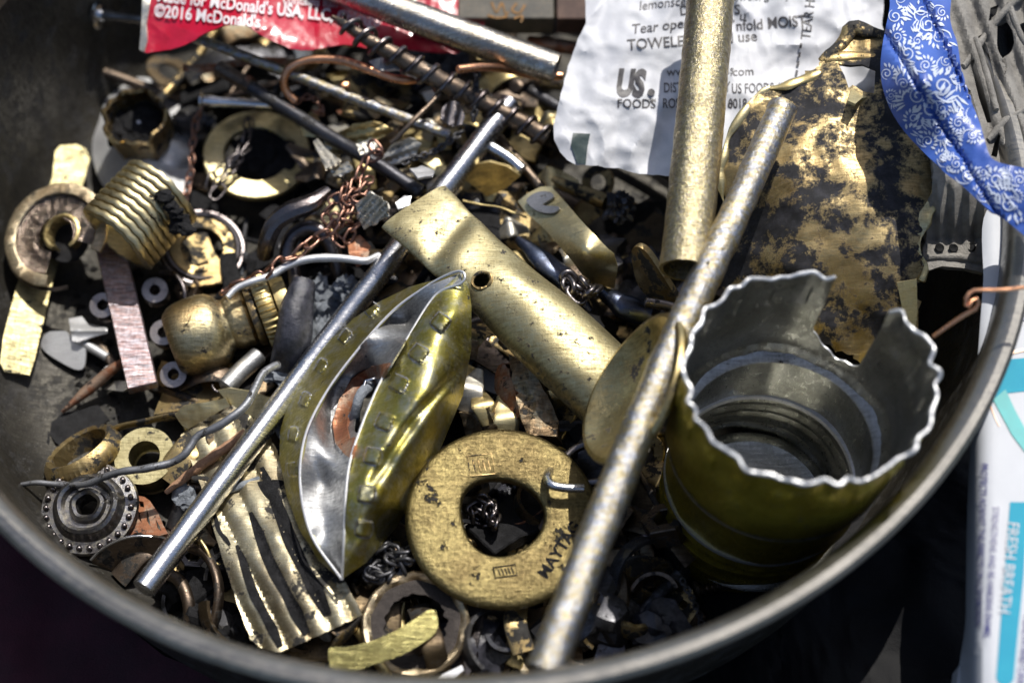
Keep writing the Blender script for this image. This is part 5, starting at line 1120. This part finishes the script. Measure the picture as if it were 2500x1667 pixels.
# foil and leaf scraps by the copper chain
def acc(ax, ay, w, amp): return lambda x, y: amp*np.abs(np.sin((x*ax+y*ay)/w*math.pi))
for lab, o, z, m, f in (
        ('silver foil strip left of the copper chain top, pointing up', [(764, 345), (776, 338), (795, 360), (812, 375), (832, 392), (815, 405), (795, 412), (785, 390)], [(764, 345, 1.9), (832, 392, 2.2)], M_foil, acc(.8, -.6, 14, .05)),
        ('white folded foil just left of the blackened rod', [(806, 412), (850, 395), (862, 415), (830, 432), (812, 430)], [(806, 412, 2.0), (862, 410, 2.2)], M_foil, acc(.3, .9, 12, .05)),
        ('bright accordion folded foil block below the blackened rod', [(868, 498), (905, 470), (925, 480), (946, 496), (948, 528), (888, 560), (874, 530)], [(868, 498, 2.3), (946, 496, 2.6), (888, 560, 2.0)], M_foil, acc(.75, .65, 15, .10)),
        ('brass leaf scrap curling over the thin brass rod end', [(835, 322), (862, 303), (905, 297), (940, 306), (962, 320), (935, 335), (900, 348), (872, 352), (850, 340)], [(835, 322, 1.9), (905, 297, 2.4), (962, 320, 2.1), (872, 352, 1.9)], M_brass, acc(.2, .9, 22, .06)),
        ('mixed silver and brass leaf under the thin brass rod end', [(930, 385), (965, 350), (1000, 338), (1028, 350), (1010, 385), (960, 405)], [(930, 385, 1.9), (1000, 338, 2.3), (1010, 385, 2.0)], M_foil, acc(.3, .8, 20, .06)),
        ('small silver chip between the blackened rod and the brass tube', [(1000, 412), (1030, 405), (1062, 415), (1055, 430), (1020, 434)], [(1000, 412, 2.3), (1060, 420, 2.3)], M_alum, acc(.1, .9, 15, .03)),
        ('small bright chip beside the flattened tube corner', [(965, 495), (985, 478), (1005, 478), (1000, 500), (972, 512)], [(985, 490, 2.3)], M_alum, acc(.4, .9, 15, .03)),
        ('greyish foil chip above the brass leaf scrap', [(870, 352), (905, 340), (930, 352), (900, 372), (880, 378)], [(900, 360, 2.1)], M_foil, acc(.4, .9, 12, .05)),
        ('orange flecked brass chip under the ribbed foil block', [(848, 585), (880, 575), (905, 600), (895, 640), (870, 650), (852, 620)], [(870, 610, 1.7)], M_rust, acc(.1, .9, 40, .03)),
        ('brown silver nut shaped chip left of the auger tail', [(1078, 262), (1098, 246), (1120, 250), (1136, 285), (1128, 305), (1096, 306), (1076, 292)], [(1078, 262, 2.8), (1130, 290, 3.0)], M_gun, acc(.9, .2, 24, .07)),
        ('pale foil chip under the auger screw middle', [(900, 150), (930, 142), (975, 150), (978, 170), (925, 172)], [(930, 155, 3.0)], M_alum, acc(.9, .2, 24, .05)),
        ('pale foil chip where the copper hook passes the auger', [(985, 165), (1010, 158), (1040, 172), (1020, 190), (990, 180)], [(1010, 172, 2.9)], M_alum, acc(.9, .2, 24, .05))):
    sheet('foil_scrap', lab, 'scrap', o, addf(rbf([(a, b, c+.55) for a, b, c in z]), f), m, .05, cell=6, jag=3)
chain('fine_dark_chain', 'fine dark chain hanging over the tail of the auger screw', [(1165, 175, 3.6), (1162, 215, 3.3), (1160, 260, 3.1), (1155, 300, 2.9)], .16, .11, .026, M_dark)
chain('fine_dark_chain', 'fine dark chain lying above the flattened tube end', [(985, 398, 2.6), (1010, 385, 2.6), (1050, 375, 2.6), (1090, 350, 2.7), (1130, 320, 2.7)], .16, .11, .026, M_dark)
chain('fine_copper_chain', 'fine copper chain dangling from the copper hook end', [(722, 250, 2.4), (745, 238, 2.4), (765, 240, 2.4), (778, 255, 2.3), (785, 275, 2.2), (760, 272, 2.2)], .16, .11, .024, M_copperchain)
one('orange_chip', 'small orange copper chip under the copper hook', 'chip', lump(W(842, 208, 2.5), .10, .4, 1, 1, (1.2, 1, .7), 3, True), M_copper)
one('orange_chip', 'small orange copper chip right below the copper hook bend', 'chip', lump(W(828, 275, 2.3), .06, .4, 1, 1, (1.2, 1, .7), 5, True), M_copper)

# top strip behind the sachets
t = Thing('camouflage_box', 'dark worn camouflage patterned box edge with brown end between the two sachets', 'box')
t.part('side', box(W(1120, 18, 2.9), W(1352, 18, 2.9), 1.1, .5), M_camo)
t.part('brown_end', box(W(1358, 20, 2.9), W(1480, 20, 2.9), 1.05, .48), matte('dark_brown_board', (.05, .025, .018), (.09, .05, .035), .7, 3))
M_sq = matte('worn_orange_paint', (.26, .12, .02), (.10, .06, .02), .7, 9)
zq = lambda x, y: np.full(np.shape(x), 3.155)
for q in (((1200, 5), (1212, 30), (1225, 8), (1236, 34), (1250, 10)), ((1262, 8), (1250, 25), (1268, 32), (1282, 12)), ((1190, 38), (1215, 44), (1240, 40)), ((1255, 45), (1275, 40), (1272, 55))):
    t.part('orange_squiggle', patch(stroke2d(q, 5), zq, .012, 12), M_sq)
t.done()
rod('brown_tube', 'dark brown tube in shadow behind the scratched pipe end', 'tube', [(1290, 105, 2.2), (1360, 112, 2.2), (1450, 125, 2.2)], .16, M_rust)
one('unseen_shade_block', 'added black block standing unseen behind the bowl to shade its back', 'shade blocker', box((-16, 14.0, 9.5), (-7.0, 13.7, 9.5), 1.6, 20, bev=.15), M_bag)  # added out of view to cast shade on the bowl's upper left

# ================================================================== scrap filling the pile underneath
rnd = random.Random(11)
M_deep = metal('deep_scrap_metal', (.20, .15, .09), (.08, .06, .045), .45, .5, 2)
def height(px, py):
    p = W(px, py, .8); d = math.hypot(p[0]-BC[0], p[1]-BC[1])
    base = .25+1.25*min(1, max(0, (px-380)/500.0))
    if py < 330: base = max(base, .9+.9*min(1, max(0, (px-350)/300)))
    return base, d
DK = [M_dark, M_deep, M_char, M_char, M_iron, M_slag, M_dark]
WM = [M_brassdirty, M_brassdirty, M_brass, M_bronzed, M_iron, M_deep, M_gun, M_deep]
SPEC = {'metal_offcut': ('offcut', 'metal offcuts in the pile', 'small thick worn metal offcut deep in the pile'), 'bent_strip': ('strip', 'bent strips in the pile', 'short bent metal strip deep in the pile'),
        'metal_pin': ('pin', 'pins in the pile', 'thin bent metal pin deep in the pile'), 'small_washer': ('washer', 'washers in the pile', 'small dull washer deep in the pile'), 'hex_nut': ('nut', 'nuts in the pile', 'small dull hexagonal nut deep in the pile'),
        'burnt_lump': ('lump', 'burnt lumps in the pile', 'burnt black lump deep in the pile'), 'small_screw': ('screw', 'screws in the pile', 'small blackened screw deep in the pile'), 'curved_offcut': ('offcut', 'curved offcuts in the pile', 'curved piece of dull metal band deep in the pile')}
def filler(kind, px, py, z, s, k):
    c = W(px, py, z); a = rnd.uniform(0, math.pi); tz = rnd.uniform(-.3, .3); m = rnd.choice(WM if rnd.random() < .62 else DK)
    d = np.array([math.cos(a), math.sin(a), tz]); up = (rnd.uniform(-.4, .4), rnd.uniform(-.4, .4), 1)
    if kind == 'metal_offcut':
        L = s*rnd.uniform(.7, 1.6); mesh = box(c-d*L/2, c+d*L/2, s*rnd.uniform(.35, .8), rnd.uniform(.16, .42), up, bev=.03, taper=rnd.uniform(.4, 1.2), n=8, jit=.10)
    elif kind == 'bent_strip':
        L = s*rnd.uniform(1.2, 2.4); e = np.array([rnd.uniform(-.3, .3), rnd.uniform(-.3, .3), rnd.uniform(.15, .6)]); mesh = sweep(catmull([c-d*L/2, c-d*L*.2+e*.8, c+d*L*.2+e*.5, c+d*L/2], 30), rnd.uniform(.12, .30), .035, seg=16, jit=.02)
    elif kind == 'metal_pin':
        L = s*rnd.uniform(1.6, 3.2); e = np.array(mnoise.noise_vector(Vector(c)))*.5; mesh = sweep(catmull([c-d*L/2, c+e*.6, c+d*L/2], 24), .05+.08*rnd.random(), seg=14, jit=.01)
    elif kind == 'small_washer':
        mesh = lathe(c, (rnd.uniform(-.6, .6), rnd.uniform(-.8, .2), 1), ringprof(s*.22, s*.46, .09), 48)
    elif kind == 'hex_nut':
        R_ = s*.42; mesh = lathe(c, (rnd.uniform(-.6, .6), rnd.uniform(-.6, .6), 1), ringprof(R_*.5, R_, R_*.8), 6)
    elif kind == 'small_screw':
        L = s*1.5; p = [(0, 0), (.15, .0), (.19, .04), (.17, .10), (.09, .12)]
        h = .16
        while h < L: p += [(.07, h), (.11, h+.04), (.07, h+.08)]; h += .10
        mesh = lathe(c, d, p+[(0, L+.1)], 20, closed=False)
    elif kind == 'curved_offcut':
        R_ = s*.6; a0 = rnd.uniform(0, 200); mesh = lathe(c, (rnd.uniform(-1, 1), rnd.uniform(-1, .4), 1), [(R_-.07, -.14), (R_, -.14), (R_+.02, 0), (R_, .14), (R_-.07, .14)], 50, a0, a0+rnd.uniform(120, 260))
    else:
        mesh = lump(c, s*.5, .35, 1.6, 3, (1, rnd.uniform(.7, 1.2), .8), k+70); m = rnd.choice([M_char, M_dark, M_glassblack, M_char])
    cat, grp, lab = SPEC[kind]; one(kind, lab, cat, mesh, m, grp)
kl = ['metal_offcut']*3+['bent_strip']*4+['metal_pin']*3+['small_washer']*2+['hex_nut', 'hex_nut', 'small_screw', 'small_screw']+['curved_offcut']*3+['burnt_lump']*3
k = 0
for gy in range(40, 1640, 60):
    for gx_ in range(330, 2330, 60):
        px, py = gx_+rnd.uniform(-28, 28), gy+rnd.uniform(-28, 28)
        b, d = height(px, py); k += 1
        if d > 8.9 or (px < 470 and 560 < py < 1330) or (px < 400 and py < 560): continue
        if math.hypot(px-1940, py-1130) < 330: continue
        if 1352 < px < 2290 and py < 560 and rnd.random() < .8: continue
        if 660 < px < 1120 and 760 < py < 1300 and rnd.random() < .7: continue
        if 1700 < px < 2300 and py > 500 and rnd.random() < .5: continue
        if math.hypot(px-628, py-385) < 165 or math.hypot(px-493, py-605) < 100 or math.hypot(px-327, py-285) < 110: continue
        filler(rnd.choice(kl), px, py, b*rnd.uniform(.35, 1.0), rnd.uniform(.65, 1.35), k)
# brighter brass and foil leaves of the upper middle and the lower left of the pile
SPEC['brass_leaf'] = ('leaf', 'brass leaves in the upper middle of the pile', 'small bent pale brass leaf lying in the pile')
for n_, (x0, x1, y0, y1) in ((26, (720, 1080, 300, 560)), (14, (1120, 1500, 420, 720)), (16, (860, 1400, 180, 330)), (8, (1100, 1280, 820, 1040))):
    for q in range(n_):
        px, py = rnd.uniform(x0, x1), rnd.uniform(y0, y1); b, d = height(px, py)
        if d > 8.9: continue
        c = W(px, py, b+.25); a = rnd.uniform(0, 3.14); s_ = rnd.uniform(.3, .75); e = np.array([0, 0, rnd.uniform(.08, .3)]); dd = np.array([math.cos(a), math.sin(a), rnd.uniform(-.25, .25)])
        mesh = sweep(catmull([c-dd*s_*.7, c-dd*s_*.2+e, c+dd*s_*.25+e*.6, c+dd*s_*.8], 26), [rnd.uniform(.05, .2), rnd.uniform(.15, .3), rnd.uniform(.1, .3), .08], .03, seg=22, jit=.015, jf=3)
        one('brass_leaf', SPEC['brass_leaf'][2], 'leaf', mesh, rnd.choice([M_brassclean, M_foil, M_brass, M_brassdirty, M_bronzed, M_iron]), SPEC['brass_leaf'][1])
